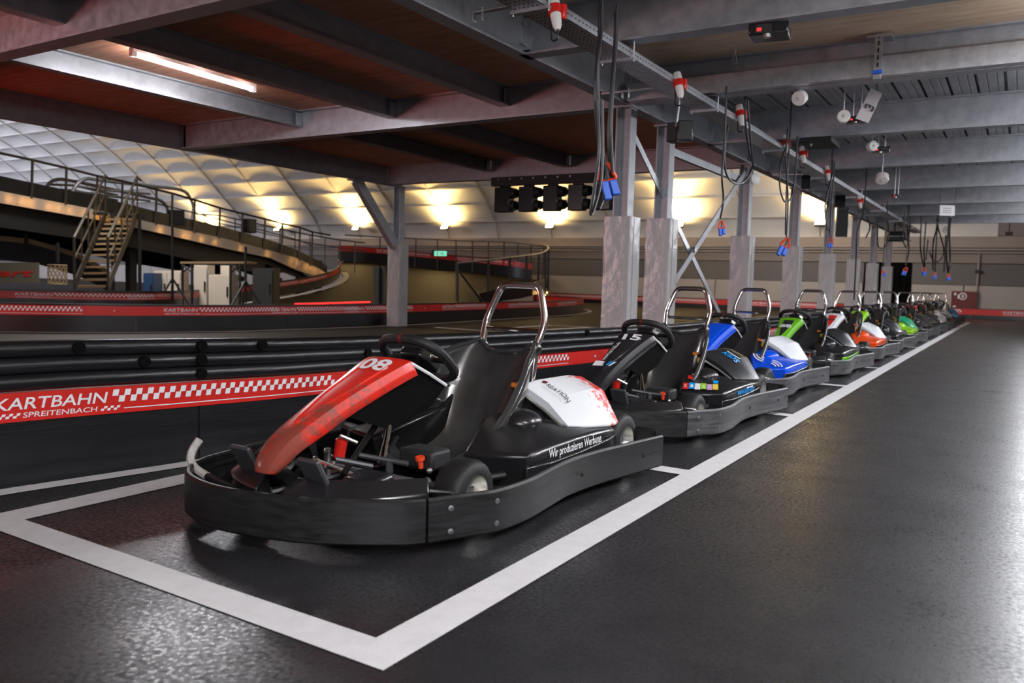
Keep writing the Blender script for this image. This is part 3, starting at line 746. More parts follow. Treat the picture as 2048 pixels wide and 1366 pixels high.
ex, ey = (c[1]-c[0]), (c[3]-c[0]); gz = -V((_f.x, _f.y, 0)).normalized()*.01
write(MB(), 'Kart', lambda u, v: c[0]+ex*u+ey*v+gz, .34, .80, .14, .33, bold=.02, shear=.25).build('lettering', 'red_band', sg, smooth=False)
# lower curved ramp edge behind the stairs
lr = thing('lower_ramp', 'tan edged lower ramp curving down behind the staircase', 'ramp', CAM+ray(80, 500)*21)
e0 = [(-60, 468), (0, 472), (60, 478), (110, 492), (150, 505), (185, 522), (215, 540)]
P0 = [CAM+ray(x, y)*(21+i*.4) for i, (x, y) in enumerate(e0)]; P1 = [CAM+ray(x, y+10)*(21+i*.4) for i, (x, y) in enumerate(e0)]
mb = MB()
for i in range(len(P0)-1): mb.quad(P1[i], P1[i+1], P0[i+1], P0[i])
mb.build('edge_board', 'tan', lr, smooth=False, solid=.04)
mb = MB()
for i in range(len(P0)-1):
    g = V((_f.x, _f.y, 0)).normalized()*.1
    mb.quad(P1[i]+g, P1[i+1]+g, P1[i+1]+g-V((0, 0, .5)), P1[i]+g-V((0, 0, .5)))
mb.build('dark_side', 'black_matte', lr, smooth=False, solid=.04)
for x, y in ((52, 466), (115, 486)):
    p = CAM+ray(x, y)*20.8; MB().tube([p, p-V((0, 0, .5))], .05, 6).build('rail_post', 'black_matte', lr)
me = thing('mesh_basket', 'tan wire mesh cylinder standing left of the staircase foot', 'basket', CAM+ray(115, 568)*19)
p = CAM+ray(115, 568)*19; mb = MB(); 
for k in range(14):
    a = k*math.tau/14
    for sgn in (1, -1):
        mb.tube([p+V((.2*math.cos(a+sgn*q*.3), .2*math.sin(a+sgn*q*.3), q*.11)) for q in range(5)], .008, 4)
mb.build('wire_mesh', 'tan', me)
for k in (0, .44): MB().tube([p+V((.2*math.cos(q*math.tau/16), .2*math.sin(q*math.tau/16), k)) for q in range(16)], .012, 5, closed=True).build('rim', 'tan', me)
# dark speaker pair standing on the ramp by the lone column
for x, l in ((753, 'tall narrow dark box on the track left of the lone padded column'), (765, 'second tall narrow dark box close to lone padded column')):
    p = at_z(x, 609); p = CAM+(p-CAM)*.92
    c, bk = depth_box(x-5, x+5, 532, 580, (p-CAM).length/ray(x, 600).length, .2)
    t = thing('narrow_post_box', l, 'box', (c[0]+c[1])/2)
    c[0].z = c[1].z = 0
    MB().prism(c, bk).build('body', 'black_matte', t, smooth=False)
    MB().cyl((c[0]+c[1])/2+V((0, 0, .02)), (c[0]+c[1])/2+V((0, 0, .06)), .09).build('foot', 'black_matte', t)

rs = thing('red_light_strip', 'thin glowing red light strip just behind the middle barrier', 'light strip', at_z(680, 606, .40))
MB().tube([at_z(x, y, .40) for x, y in ((590, 608), (640, 607), (700, 605), (740, 604))], .018, 6).build('strip', 'led_red', rs)
MB().tube([at_z(x, y, .36) for x, y in ((590, 612), (640, 611), (700, 609), (740, 608))], .014, 6).build('rail', 'black_matte', rs)
for x in (600, 660, 730):
    q = at_z(x, 607, .40); MB().tube([q, V((q.x, q.y, 0))], .014, 6).build('stand', 'black_matte', rs)

fr = thing('far_railing', 'faint thin railing behind the lower half of the bridge, before the dome wall', 'railing', CAM+ray(480, 470)*29)
up = [(392, 428), (440, 431), (500, 444), (560, 458), (620, 470), (680, 480), (730, 486)]
MB().tube([CAM+ray(x, y)*29 for x, y in up], .025, 5).build('top_rail', 'rail_dark', fr)
MB().tube([CAM+ray(x, y+16)*29 for x, y in up], .018, 5).build('mid_rail', 'rail_dark', fr)
for x, y in ((410, 429), (440, 431), (470, 438), (500, 444), (530, 451), (560, 458), (590, 464), (620, 470), (650, 475), (680, 480), (710, 484)):
    a = CAM+ray(x, y)*29; MB().tube([a, V((a.x, a.y, a.z-1.1))], .022, 5).build('rail_post', 'rail_dark', fr)

# ================================================================== UNDER THE CEILING
# perforated cable tray
ty0, ty1, XT, ZTR = -1.0, 24.5, -2.42, 2.50
tr = thing('cable_tray', 'long galvanised perforated cable tray hanging over the kart row', 'cable tray', (XT-.1, 8, ZTR))
mb = MB(); mb.span((XT-.20, ty0, ZTR), (XT, ty1, ZTR+.003)); mb.build('tray_floor', 'galv', tr, smooth=False)
MB().span((XT-.003, ty0, ZTR), (XT, ty1, ZTR+.06)).span((XT-.014, ty0, ZTR+.058), (XT, ty1, ZTR+.062)).build('tray_side', 'galv', tr, smooth=False)
MB().span((XT-.20, ty0, ZTR), (XT-.197, ty1, ZTR+.06)).build('tray_side', 'galv', tr, smooth=False)
mb = MB(); y = 3.6
while y < 10.5:
    mb.quad((XT+.001, y, ZTR+.030), (XT+.001, y+.024, ZTR+.030), (XT+.001, y+.024, ZTR+.037), (XT+.001, y, ZTR+.037)); y += .05
o = mb.build('slots', 'black_matte', tr, smooth=False); o['kind'] = 'stuff'
mb = MB(); y = 3.6
while y < 9:
    for x in (.03, .06, .09, .12, .15, .18):
        mb.quad((XT-x, y, ZTR-.001), (XT-x, y+.022, ZTR-.001), (XT-x-.008, y+.022, ZTR-.001), (XT-x-.008, y, ZTR-.001))
    y += .05
o = mb.build('perforation', 'black_matte', tr, smooth=False); o['kind'] = 'stuff'
for y in (4.15, 5.35, 7.2, 9.6, 12.15, 14.85, 17.5, 20.1, 22.5):
    MB().span((XT-.23, y-.02, ZTR-.02), (XT+.03, y+.02, ZTR)).build('bracket', 'galv', tr, smooth=False)
    MB().cyl((XT+.02, y, ZTR-.03), (XT+.02, y, ZB+.02), .006, seg=6).cyl((XT-.22, y, ZTR-.03), (XT-.22, y, ZB+.02), .006, seg=6).build('threaded_rod', 'galv', tr)
MB().tube([(XT-.1, ty0, ZTR+.025), (XT-.1, ty1, ZTR+.025)], .014, 6).build('tray_cable', 'cable', tr)
for y, z0, l in ((4.18, 2.49, 'small galvanised angle bracket at the very top left of the cable tray'), (6.35, 2.47, 'small galvanised clip reaching from tray to main beam')):
    t = thing('tray_clip', l, 'bracket', (XT-.3, y, z0+.04))
    MB().span((XT-.52, y-.02, z0+.05), (XT-.2, y+.02, z0+.055)).span((XT-.52, y-.02, z0), (XT-.515, y+.02, z0+.055)).build('angle', 'galv', t, smooth=False)
    MB().cyl((XT-.46, y, z0), (XT-.46, y, z0+.08), .008, seg=6).build('bolt', 'alu', t)
# slotted strut on the second cross beam
t = thing('slotted_strut', 'slotted galvanised strut clamped upright on the second cross beam, upper right', 'bracket', (-1.10, 7.12, 2.75))
p = at_y(1757, 110, 7.0)
MB().span((p.x-.028, 6.98, ZB-.03), (p.x+.028, 7.005, ZT-.02)).build('strut', 'galv', t, smooth=False)
mb = MB()
for k in range(5): mb.span((p.x-.006, 6.977, ZB+.06+k*.055), (p.x+.006, 6.9805, ZB+.095+k*.055))
mb.build('slots', 'black_matte', t, smooth=False)
MB().span((p.x-.09, 6.97, ZT-.045), (p.x+.09, 7.13, ZT-.02)).build('clamp', 'galv', t, smooth=False)
MB().cyl((p.x-.03, 6.96, ZB+.02), (p.x+.04, 6.96, ZB+.02), .014, seg=8).build('blue_nut', 'plug_blue', t)
# red and white industrial sockets on the tray
for i, (px, py, l) in enumerate(((1110, 22, 'nearest red and white plug on the cable tray, at the top edge'), (1357, 168, 'second red and white plug on cable tray, above the second column'), (1481, 228, 'third red and white plug on the cable tray'),
        (1572, 286, 'fourth red and white plug on the cable tray, above fourth column'), (1605, 308, 'fifth red and white plug on cable tray, just right of the fourth'), (1655, 345, 'sixth red and white plug on the cable tray'), (1719, 403, 'seventh red and white plug far along the tray'))):
    p = at_x(px, py, XT+.03); t = thing('industrial_plug', l, 'plug', p, 'red and white plugs on the cable tray')
    a = V((.25, -.12, -.95)).normalized()
    MB().lathe([(-.095, .020), (-.09, .032), (-.03, .036), (-.03, .02)], p, a, 14, True).build('socket_body', 'socket_white', t)
    MB().lathe([(-.03, .041), (.02, .044), (.022, .03)], p, a, 14, True).build('red_collar', 'socket_red', t)
    MB().lathe([(.02, .033), (.09, .028), (.12, .016)], p, a, 14, True).build('plug_body', 'socket_white', t)
    q = p+V((.04, .03, .0)); MB().box(q, (.03, .04, .085)).build('red_cap', 'socket_red', t, bevel=.008)
    e = p+a*.12
    MB().tube(catmull([e, e+V((0, 0, -.05)), e+V((-.05, .02, -.04)), e+V((-.06, .03, .06)), p+V((-.06, .03, .10))], 5), .006, 6).build('lead', 'cable', t)
# pull-down charging cables with orange handles and blue plugs
def drop(l, X, strands, cpx, wpx, r=.0085, plug=True, tilt=0, thin=False):
    t = thing('charging_cable', l, 'cable', at_x(cpx[0], cpx[1], X), 'charging cables hanging over the karts')
    for i, s in enumerate(strands):
        q = [at_x(x, y, X+.03*((i % 3)-1)) for x, y in s]; zt = ZB-.012
        zc = ZT-.01 if min(abs(q[0].y-b) for b in (5.35, 7.2, 9.6, 12.15, 14.85, 17.5, 20.1, 22.5)) > .12 else ZB-.004
        q = [p for j, p in enumerate(q) if p.z < zt]
        if len(q) < 2: continue
        if i == 0 or q[0].z > 2.2: q = [V((q[0].x, q[0].y, zc if i == 0 else zt))]+[p for p in q if p.z < zt-.02]
        MB().tube(catmull(q, 5), r*1.15, 6).build('cable', 'cable', t)
    if plug:
        c = at_x(cpx[0], cpx[1], X); k = wpx*(c-CAM).dot(_f)/FPX          # handle width in metres
        ex = (RT*math.cos(tilt)+UP*math.sin(tilt)).normalized(); ey = (UP*math.cos(tilt)-RT*math.sin(tilt)).normalized(); ez = -_f
        P = lambda u, v, w=0: c+ex*(u*k)+ey*(v*k)+ez*(w*k)
        MB().tube([P(-.12, .62), P(-.46, -.18), P(-.40, -.32), P(.40, -.32), P(.46, -.18), P(.12, .62)], .115*k, 8, closed=True).build('handle', 'clamp_red', t)
        MB().tube([P(0, .55), P(.05, -.2)], .09*k, 6).build('cable_end', 'cable', t)
        for s in (-1, 1):
            MB().loft([[P(.02+s*.22-.20, -.34, -.2), P(.02+s*.22+.20, -.34, -.2), P(.02+s*.22+.20, -.34, .25), P(.02+s*.22-.20, -.34, .25)],
                       [P(.10+s*.24-.20, -1.25+.1*s, -.2), P(.10+s*.24+.20, -1.25+.1*s, -.2), P(.10+s*.24+.20, -1.25+.1*s, .25), P(.10+s*.24-.20, -1.25+.1*s, .25)]]).build('plug_half', 'plug_blue', t, bevel=.006)
    return t
drop('nearest bundle of black charging cables with orange handle and blue plug', -2.2,
     [[(1208, -20), (1198, 80), (1191, 170), (1194, 260), (1204, 340)], [(1202, -20), (1203, 60), (1196, 130), (1199, 240), (1211, 345)], [(1234, -20), (1232, 90), (1226, 170), (1222, 260), (1225, 345)], [(1230, -20), (1229, 100), (1222, 190), (1217, 280), (1221, 340)],
      [(1194, 200), (1198, 300), (1190, 370), (1181, 425)], [(1204, 200), (1205, 310), (1200, 370), (1186, 422), (1181, 428)], [(1212, 330), (1204, 380), (1194, 420)], [(1216, 335), (1208, 390), (1198, 418)]], (1214, 350), 37, .009, tilt=.15)
drop('second charging cable looped on a hook with orange triangle and blue plug', -2.2,
     [[(1497, 60), (1492, 150), (1490, 230), (1498, 300), (1506, 330), (1490, 362), (1468, 366), (1452, 345), (1449, 300), (1456, 250), (1478, 190), (1490, 165)], [(1471, 130), (1456, 150), (1452, 200), (1449, 290), (1444, 350), (1447, 400), (1441, 436)],
      [(1471, 130), (1488, 150), (1496, 210), (1503, 300), (1508, 340)], [(1530, 82), (1480, 110), (1420, 136), (1370, 148)], [(1495, 60), (1494, 110)]], (1443, 452), 15, .008)
drop('third charging cable with orange triangle, blue plug tilted to the left', -2.2,
     [[(1582, 240), (1578, 300), (1573, 380), (1571, 470)], [(1580, 200), (1590, 250), (1592, 330), (1584, 390), (1570, 404), (1560, 375), (1561, 330), (1575, 285), (1586, 250)], [(1580, 245), (1572, 320), (1576, 400), (1573, 475)], [(1614, 205), (1616, 235), (1604, 252), (1590, 255)]], (1571, 488), 20, .0075, tilt=-.5)
drop('fourth charging cable bundle with small orange handle and blue plug', -2.2,
     [[(1672, 238), (1668, 310), (1660, 390), (1653, 430), (1660, 465)], [(1676, 240), (1669, 330), (1664, 400), (1660, 470)], [(1668, 265), (1664, 350), (1650, 410), (1655, 460)], [(1697, 240), (1693, 270), (1682, 276), (1676, 255)]], (1662, 483), 10, .009, tilt=-.3)
drop('fifth charging cable hanging with thin loop and small blue plug by far columns', -2.2,
     [[(1732, 300), (1730, 400), (1726, 430)], [(1726, 430), (1718, 450), (1714, 470), (1712, 520), (1708, 600)], [(1735, 435), (1740, 455), (1732, 475)], [(1772, 380), (1774, 430), (1770, 470), (1766, 530)], [(1755, 440), (1756, 490), (1768, 496), (1777, 470), (1776, 440)]], (1766, 545), 7, .010, tilt=.5)
drop('sixth charging cable with blue plug in front of the dark doorway', -2.2, [[(1818, 400), (1815, 460), (1818, 500), (1811, 530)], [(1822, 380), (1820, 450), (1815, 490), (1812, 532)], [(1808, 455), (1806, 480), (1812, 495)]], (1811, 540), 9, .012, tilt=-.5)
drop('seventh charging cable with blue plug right of the doorway', -2.05, [[(1850, 420), (1842, 460), (1841, 500), (1848, 535)], [(1853, 430), (1850, 470), (1848, 500), (1850, 535)], [(1856, 430), (1856, 480), (1852, 520)]], (1848, 540), 9, .014)
drop('eighth charging cable with wide loop and small blue plug', -1.75, [[(1875, 450), (1872, 500), (1870, 545)], [(1876, 455), (1888, 500), (1880, 520), (1868, 522), (1859, 505)], [(1873, 458), (1866, 490), (1866, 540)]], (1869, 549), 7, .015)
drop('farthest charging cable with pale reel and small blue plug', -1.5, [[(1896, 470), (1893, 510), (1896, 545)], [(1892, 470), (1890, 510), (1888, 545)], [(1899, 470), (1900, 520), (1897, 545)]], (1897, 552), 7, .016)
# hook for the second cable
t = thing('snap_hook', 'small metal hook and eye hanging below LED box, holding the looped cable', 'hook', at_x(1470, 100, -2.2))
MB().tube([at_x(1470, y, -2.2) for y in (62, 80)], .012, 6).build('eye', 'black_matte', t)
MB().tube([at_x(x, y, -2.2) for x, y in ((1468, 105), (1465, 126), (1474, 126), (1471, 105))], .005, 6, closed=True).build('snap_link', 'alu', t)
MB().tube([at_x(1471, 80, -2.2), at_x(1471, 104, -2.2)], .007, 6).build('shank', 'alu', t)
# white balancer reels
for px, py, D, r, ax, l in ((1599, 196, 6.9, 15, (-.2, -.9, -.35), 'white cable reel half hidden under the second cross beam'), (1687, 233, 7.6, 13, (.2, -1, 0), 'round white cable reel on a hook, left of the paper marked 3'),
        (1744, 292, 9.4, 11, (.75, -.65, 0), 'bright white reel disc beside the black box, upper right'), (1764, 357, 11, 13, (.1, -.5, -.8), 'dim grey reel below the bright reel'), (1893, 460, 21, 7, (.1, -1, 0), 'small bright white reel disc far down the row')):
    c = CAM+ray(px, py)*D; k = r*D/FPX; a = V(ax).normalized(); t = thing('cable_reel', l, 'reel', c, 'cable reels over the karts')
    MB().lathe([(-.5*k, .3*k), (-.5*k, .95*k), (.2*k, 1.0*k), (.45*k, .9*k), (.5*k, .2*k)], c, a, 20, True).build('drum', 'socket_white', t)
    MB().lathe([(.5*k, .28*k), (.62*k, .22*k)], c, a, 12, True).build('hub', 'paper', t)
    MB().tube([c+V((0, 0, .9*k)), V((c.x, c.y, max(ZT, c.z+k)))], .006, 6).build('hanger', 'alu', t)
# black boxes with red lamp
def ledbox(px, py, D, wpx, l, lens=True):
    c = CAM+ray(px, py)*D; k = wpx*D/FPX; t = thing('charger_box', l, 'box', c, 'black charger boxes under the cross beams')
    rot = Matrix.Rotation(.15, 3, 'Z')
    MB().box(c, (k, k*.8, k*.32), rot).build('case', 'black_plastic', t, bevel=.012)
    MB().tube([c+V((.2*k, .2*k, .1*k)), V((c.x+.2*k, c.y+.2*k, ZT))], .008, 6).tube([c+V((-.2*k, .2*k, .1*k)), V((c.x-.2*k, c.y+.2*k, ZT))], .008, 6).build('hanger_rod', 'galv', t)
    MB().box(c+rot @ V((-.12*k, -.42*k, -.02*k)), (.42*k, .02, .24*k), rot).build('front_panel', 'black_matte', t, bevel=.004)
    MB().box(c+rot @ V((-.22*k, -.46*k, -.05*k)), (.11*k, .014, .08*k), rot).build('red_lamp', 'led_red', t, smooth=False)
    MB().cyl(c+V((.02*k, -.36*k, -.24*k)), c+V((.02*k, -.36*k, -.15*k)), .10*k).build('gland', 'alu', t)
    return t
ledbox(1540, 64, 5.25, 76, 'black box with red lamp under the nearest cross beam at the top')
ledbox(1712, 240, 7.9, 36, 'black box with pink lamp behind the paper marked 3')
ledbox(1762, 300, 9.6, 32, 'black box right of the bright white reel')
ledbox(1792, 392, 12.6, 16, 'small dark box far along the aisle under a cross beam')
t = thing('flat_fixture', 'flat black fixture under the third cross beam, above the fourth plug', 'fixture', CAM+ray(1640, 284)*9.2)
MB().box(CAM+ray(1640, 286)*9.2, (.34, .5, .06)).build('body', 'black_matte', t, bevel=.008)
MB().cyl(CAM+ray(1622, 284)*9.1, CAM+ray(1622, 292)*9.1, .012).build('rod', 'alu', t)
# paper with the 3, white notice
def sheet(corners, D, name, l, text=None, m='paper', cat='sign'):
    c = [CAM+ray(x, y)*d for (x, y), d in zip(corners, D)]; t = thing(name, l, cat, sum(c, V())/4)
    nrm = (c[1]-c[0]).cross(c[3]-c[0]).normalized()
    if nrm.dot(CAM-c[0]) < 0: nrm = -nrm
    MB().prism(c, -nrm*.004).build('sheet', m, t, smooth=False)
    return t, c, nrm
t, c, nv = sheet([(1711, 237), (1742, 176), (1765, 187), (1737, 246)], (7.6, 7.5, 7.5, 7.6), 'number_sheet', 'tilted pale paper sheet with a large 3 hanging below the second cross beam')
ex, ey = c[1]-c[0], c[3]-c[0]
mid = (c[0]+c[2])/2
UX = (ex.normalized()*.0+(CAM+ray(1745, 215)*7.5-CAM-ray(1730, 207)*7.5)).normalized(); UY = (CAM+ray(1740, 196)*7.5-CAM-ray(1733, 212)*7.5).normalized()
write(MB(), '3', lambda u, v: mid+UX*(-(v-.05))*1.0+UY*(u)*1.0+nv*.003, .085, .07, center=True, bold=.04).build('digit', 'ink', t, smooth=False)
MB().tube([(c[1]+c[2])/2, V((((c[1]+c[2])/2).x, ((c[1]+c[2])/2).y, ZT))], .004, 5).build('string', 'cable', t)
t, c, nv = sheet([(1879, 431), (1909, 432), (1910, 411), (1880, 410)], (14, 14, 14, 14), 'notice_board', 'small white notice hanging far down the aisle under a cross beam', m='paper_white')
for q in (c[2], c[3]): MB().tube([q, V((q.x, q.y, ZT))], .005, 5).build('string', 'cable', t)
for v in (.7, .5, .3):
    a = c[0].lerp(c[1], .25).lerp(c[3].lerp(c[2], .25), v); b = c[0].lerp(c[1], .75).lerp(c[3].lerp(c[2], .75), v)
    MB().tube([a+nv*.003, b+nv*.003], .008, 4).build('text_line', 'paper', t)
# loudspeakers on the beam
def speaker(px, py, D, w, h, l, yaw=.3, tiltx=0, bracket=True):
    c = CAM+ray(px, py)*D; k = D/FPX; rot = Matrix.Rotation(yaw, 3, 'Z') @ Matrix.Rotation(tiltx, 3, 'X')
    t = thing('loudspeaker', l, 'speaker', c, 'loudspeakers along the main beam')
    MB().box(c, (w*k, w*k*.9, h*k), rot).build('cabinet', 'black_plastic', t, bevel=.01)
    MB().box(c+rot @ V((0, -w*k*.46, 0)), (w*k*.85, .012, h*k*.88), rot).build('grille', 'black_matte', t, smooth=False)
    if bracket: MB().tube([c+rot @ V((0, .4*w*k, .2*h*k)), c+rot @ V((-.5*w*k, .5*w*k, .3*h*k)), V((c.x-.5*w*k, c.y+.5*w*k, ZB-.01)), V((XM+.05, c.y+.5*w*k, ZB-.01))], .012, 6).build('bracket', 'galv', t)
    return t
speaker(1369, 263, 6.75, 30, 40, 'black loudspeaker on bracket under the main beam by the second column', .5)
MB().box(CAM+ray(1349, 266)*6.9, (.10, .12, .16)).build('rear_box', 'black_matte', [o for o in COL.objects if o.name.startswith('loudspeaker')][-1], bevel=.01)
speaker(1612, 364, 11.8, 18, 24, 'small black loudspeaker under the main beam beside the fourth column', .2, .5)
speaker(1684, 444, 15, 22, 58, 'tall black line speaker hanging before the sixth column', .25, .15)
speaker(1680, 402, 14.6, 20, 18, 'small tilted black speaker above the tall line speaker', .2, .6)
t = thing('ceiling_horn', 'dark blue cylindrical device hanging by the last columns', 'device', CAM+ray(1790, 474)*20)
MB().cyl(CAM+ray(1774, 473)*20, CAM+ray(1806, 473)*20, .13).build('body', 'charcoal', t)
MB().tube([CAM+ray(1790, 466)*20, CAM+ray(1790, 440)*20], .02, 6).build('stem', 'black_matte', t)
t = thing('wall_clock_light', 'small round white lamp on the third column bracket', 'lamp', CAM+ray(1509, 358)*9.6)
MB().lathe([(-.03, .03), (-.01, .065), (.02, .07), (.03, .04)], CAM+ray(1509, 358)*9.6, (1, -.5, 0), 16, True).build('head', 'socket_white', t)
MB().tube([CAM+ray(1509, 358)*9.62, CAM+ray(1503, 352)*9.75], .012, 6).build('arm', 'alu', t)
# start lights
Yt = 11.35
tl = thing('start_lights', 'black start light bar with two-lamp heads hanging from the dark cross beam', 'traffic light', (-6.6, Yt, 2.4))
a, b = at_y(986, 362, Yt), at_y(1232, 345, Yt)
MB().span((a.x, Yt-.06, 2.46), (b.x, Yt+.06, 2.60)).build('bar', 'black_matte', tl, smooth=False)
for x in (a.x+.2, (a.x+b.x)/2, b.x-.2): MB().span((x-.03, Yt-.05, 2.592), (x+.03, 11.62, 2.603)).build('bracket', 'black_matte', tl, smooth=False)
for k in range(7): MB().cyl((a.x+.15+k*.22, Yt-.07, 2.56), (a.x+.15+k*.22, Yt-.06, 2.56), .012, seg=6).build('screw', 'alu', tl)
for x0 in (995, 1043, 1091, 1141, 1196):
    p0, p1 = at_y(x0, 395, Yt), at_y(x0+30, 395, Yt); xc = (p0.x+p1.x)/2; hw = (p1.x-p0.x)/2
    h = MB(); h.span((xc-hw, Yt-.10, 2.03), (xc+hw, Yt+.06, 2.43)).span((xc-hw*.7, Yt-.02, 2.43), (xc+hw*.7, Yt+.02, 2.47))
    hd = h.build('lamp_head', 'black_plastic', tl, bevel=.012)
    for zc in (2.33, 2.13):
        ax = V((1, -.25, 0)).normalized(); c = V((xc+hw, Yt-.02, zc))
        MB().lathe([(0, .085), (.02, .085), (.10, .075), (.11, .07), (.02, .075)], c, ax, 16).build('hood', 'black_matte', hd)
        MB().lathe([(.0, .083), (.03, .06), (.04, .0001)], c, ax, 16).build('lens', 'void_black', hd)
# fluorescent tube on the left
def tube_lamp(a, b, l, power, vis=True, group='fluorescent tubes'):
    a, b = V(a), V(b); t = thing('tube_light', l, 'lamp', (a+b)/2, group)
    d = (b-a).normalized(); n = d.cross(V((0, 0, 1))).normalized()
    MB().loft([[p+n*.03+V((0, 0, .02)), p-n*.03+V((0, 0, .02)), p-n*.03+V((0, 0, .055)), p+n*.03+V((0, 0, .055))] for p in (a-d*.04, b+d*.04)]).build('housing', 'paper_white', t, smooth=False)
    MB().tube([a, b], .020, 10).build('tube', 'tube_glow', t)
    for p, s in ((a, -1), (b, 1)): MB().box(p+d*s*.02, (.05, .05, .05)).build('end_cap', 'paper_white', t, smooth=False)
    l_ = bpy.data.lights.new('tube_area', 'AREA'); l_.shape = 'RECTANGLE'; l_.size = (b-a).length; l_.size_y = .05; l_.energy = power; l_.color = WHITE
    o = bpy.data.objects.new('tube_area', l_); COL.objects.link(o); o.parent = t
    for q in (-.4, 0, .4):
        pl = bpy.data.lights.new('tube_point', 'POINT'); pl.energy = power*.48; pl.color = WHITE; pl.shadow_soft_size = .06
        po = bpy.data.objects.new('tube_point', pl); COL.objects.link(po); po.parent = t; po.location = d*((b-a).length*q)+V((0, 0, -.03))
    ang = math.atan2(d.y, d.x); o.location = (0, 0, -.03); o.rotation_euler = (0, 0, ang)
    return t
tube_lamp(at_z(270, 109, 2.86), at_z(503, 178, 2.86), 'lit fluorescent tube between two joists at the upper left', TUBE_L)
for y in (1.4, 4.2, 6.3, 8.4, 10.9, 13.5, 16.2, 18.8, 21.3):
    i = (1.4, 4.2, 6.3, 8.4, 10.9, 13.5, 16.2, 18.8, 21.3).index(y)
    tube_lamp((.32, y, 2.54), (1.82, y, 2.54), 'lit fluorescent tube out of view over the driving aisle, %s from the camera' % ('first', 'second', 'third', 'fourth', 'fifth', 'sixth', 'seventh', 'eighth', 'ninth')[i], TUBE_R)
# dome floodlights
for i, (px, l) in enumerate(((415, 'flood lamp on the dome wall half hidden by the bridge arches'), (555, 'flood lamp on the dome wall behind the bridge railing'), (712, 'flood lamp on the dome wall just left of the lone column'), (890, 'flood lamp on dome wall just right of the lone column'), (1100, 'flood lamp on dome wall below the start lights'), (1358, 'flood lamp on dome wall between first two padded columns and crossed brace'), (1640, 'flood lamp on the dome wall behind the fourth loop of cable, farthest right'))):
    p = at_y(px, 457, 34.6); p.z = at_y(1100, 453, 34.6).z; t = thing('flood_lamp', l, 'lamp', p, 'flood lamps along the dome wall')
    rot = Matrix.Rotation(-.6, 3, 'X')
    MB().box(p, (.42, .12, .24), rot).build('housing', 'black_matte', t, bevel=.02)
    MB().box(p+rot @ V((0, -.065, 0)), (.38, .02, .20), rot).build('lamp_glass', 'flood_glow', t, smooth=False)
    MB().tube([p+V((.15, 0, .05)), p+V((.15, .35, .12))], .02, 6).tube([p+V((-.15, 0, .05)), p+V((-.15, .35, .12))], .02, 6).build('bracket', 'black_matte', t)
    spot('flood', p+V((0, -.15, .16)), (p.x, 34.75, p.z+.9), WALL_SPOT, WARM, 165, .9, .12)
    spot('flood_spill', p+V((0, -.3, .2)), (p.x, 31.0, p.z+3.6), WALL_SPOT*1.9, (1, .64, .22), 110, 1, .2)
# exit sign, hose cabinet, wall bits
p = CAM+ray(881, 507)*28; t = thing('exit_sign', 'small glowing green exit sign below the far railing', 'sign', p)
MB().box(p, (.5, .06, .17)).build('case', 'exit_glow', t, bevel=.01)
MB().box(p+V((-.3, 0, .02)), (.12, .05, .2)).build('bracket', 'black_matte', t, smooth=False)
mb = MB(); mb.tube([p+V((.02, -.035, .0)), p+V((.14, -.035, .0))], .02, 4); mb.tube([p+V((.10, -.035, .05)), p+V((.15, -.035, 0)), p+V((.10, -.035, -.05))], .018, 4); mb.box(p+V((-.1, -.035, 0)), (.07, .01, .13)); mb.build('pictogram', 'print_white', t)
a, b = at_y(1904, 582, YW-.15), at_y(1953, 619, YW-.15)
t = thing('fire_hose_cabinet', 'dark red fire hose cabinet with white symbols on the far wall', 'cabinet', ((a.x+b.x)/2, YW-.15, .3))
MB().span((a.x, YW-.22, b.z-.05), (b.x, YW-.03, a.z)).build('body', 'hydrant_red', t, smooth=False)
MB().span((a.x+.03, YW-.24, b.z), (b.x-.03, YW-.22, a.z-.03)).build('door', 'hydrant_red', t, smooth=False)
w_, h_ = b.x-a.x, a.z-b.z; zc = a.z-h_*.28
mb = MB()
for k in range(14):
    u, v = k*math.tau/14, (k+1)*math.tau/14; cx = a.x+w_*.44
    for r0, r1 in ((.10, .14),):
        mb.quad(*[(cx+r*math.cos(q), YW-.243, zc+r*math.sin(q)) for r, q in ((r0, u), (r1, u), (r1, v), (r0, v))])
mb.span((a.x+w_*.40, YW-.244, zc-.05), (a.x+w_*.48, YW-.242, zc+.05)); mb.span((a.x+w_*.10, YW-.244, zc+.03), (a.x+w_*.18, YW-.242, zc+.12)); mb.span((a.x+w_*.24, YW-.244, zc-.1), (a.x+w_*.30, YW-.242, zc+.06))
mb.span((a.x+w_*.08, YW-.244, zc-.42), (a.x+w_*.2, YW-.242, zc-.36)); mb.build('symbols', 'print_white', t, smooth=False)
for px, l in ((1955, 'slim wall bracket with cable on the far wall above the red cabinet'), (2018, 'pale box hanging on rod in front of the far wall, upper right')):
    if px == 1955:
        p = at_y(px, 560, YW-.1); t = thing('wall_conduit', l, 'conduit', p)
        MB().tube([(p.x, YW-.1, 1.0), (p.x, YW-.1, 2.4)], .035, 6).build('pipe', 'wall_beige', t); MB().box((p.x, YW-.12, 1.75), (.2, .1, .12)).build('junction_box', 'black_matte', t, bevel=.01)
    else:
        p = CAM+ray(px, 470)*31; t = thing('hanging_box', l, 'box', p)
        MB().box(p, (.24, .24, .24)).build('body', 'wall_pale', t, bevel=.02); MB().tube([p, V((p.x, p.y, 9.0))], .02, 6).build('rod', 'red_paint', t)

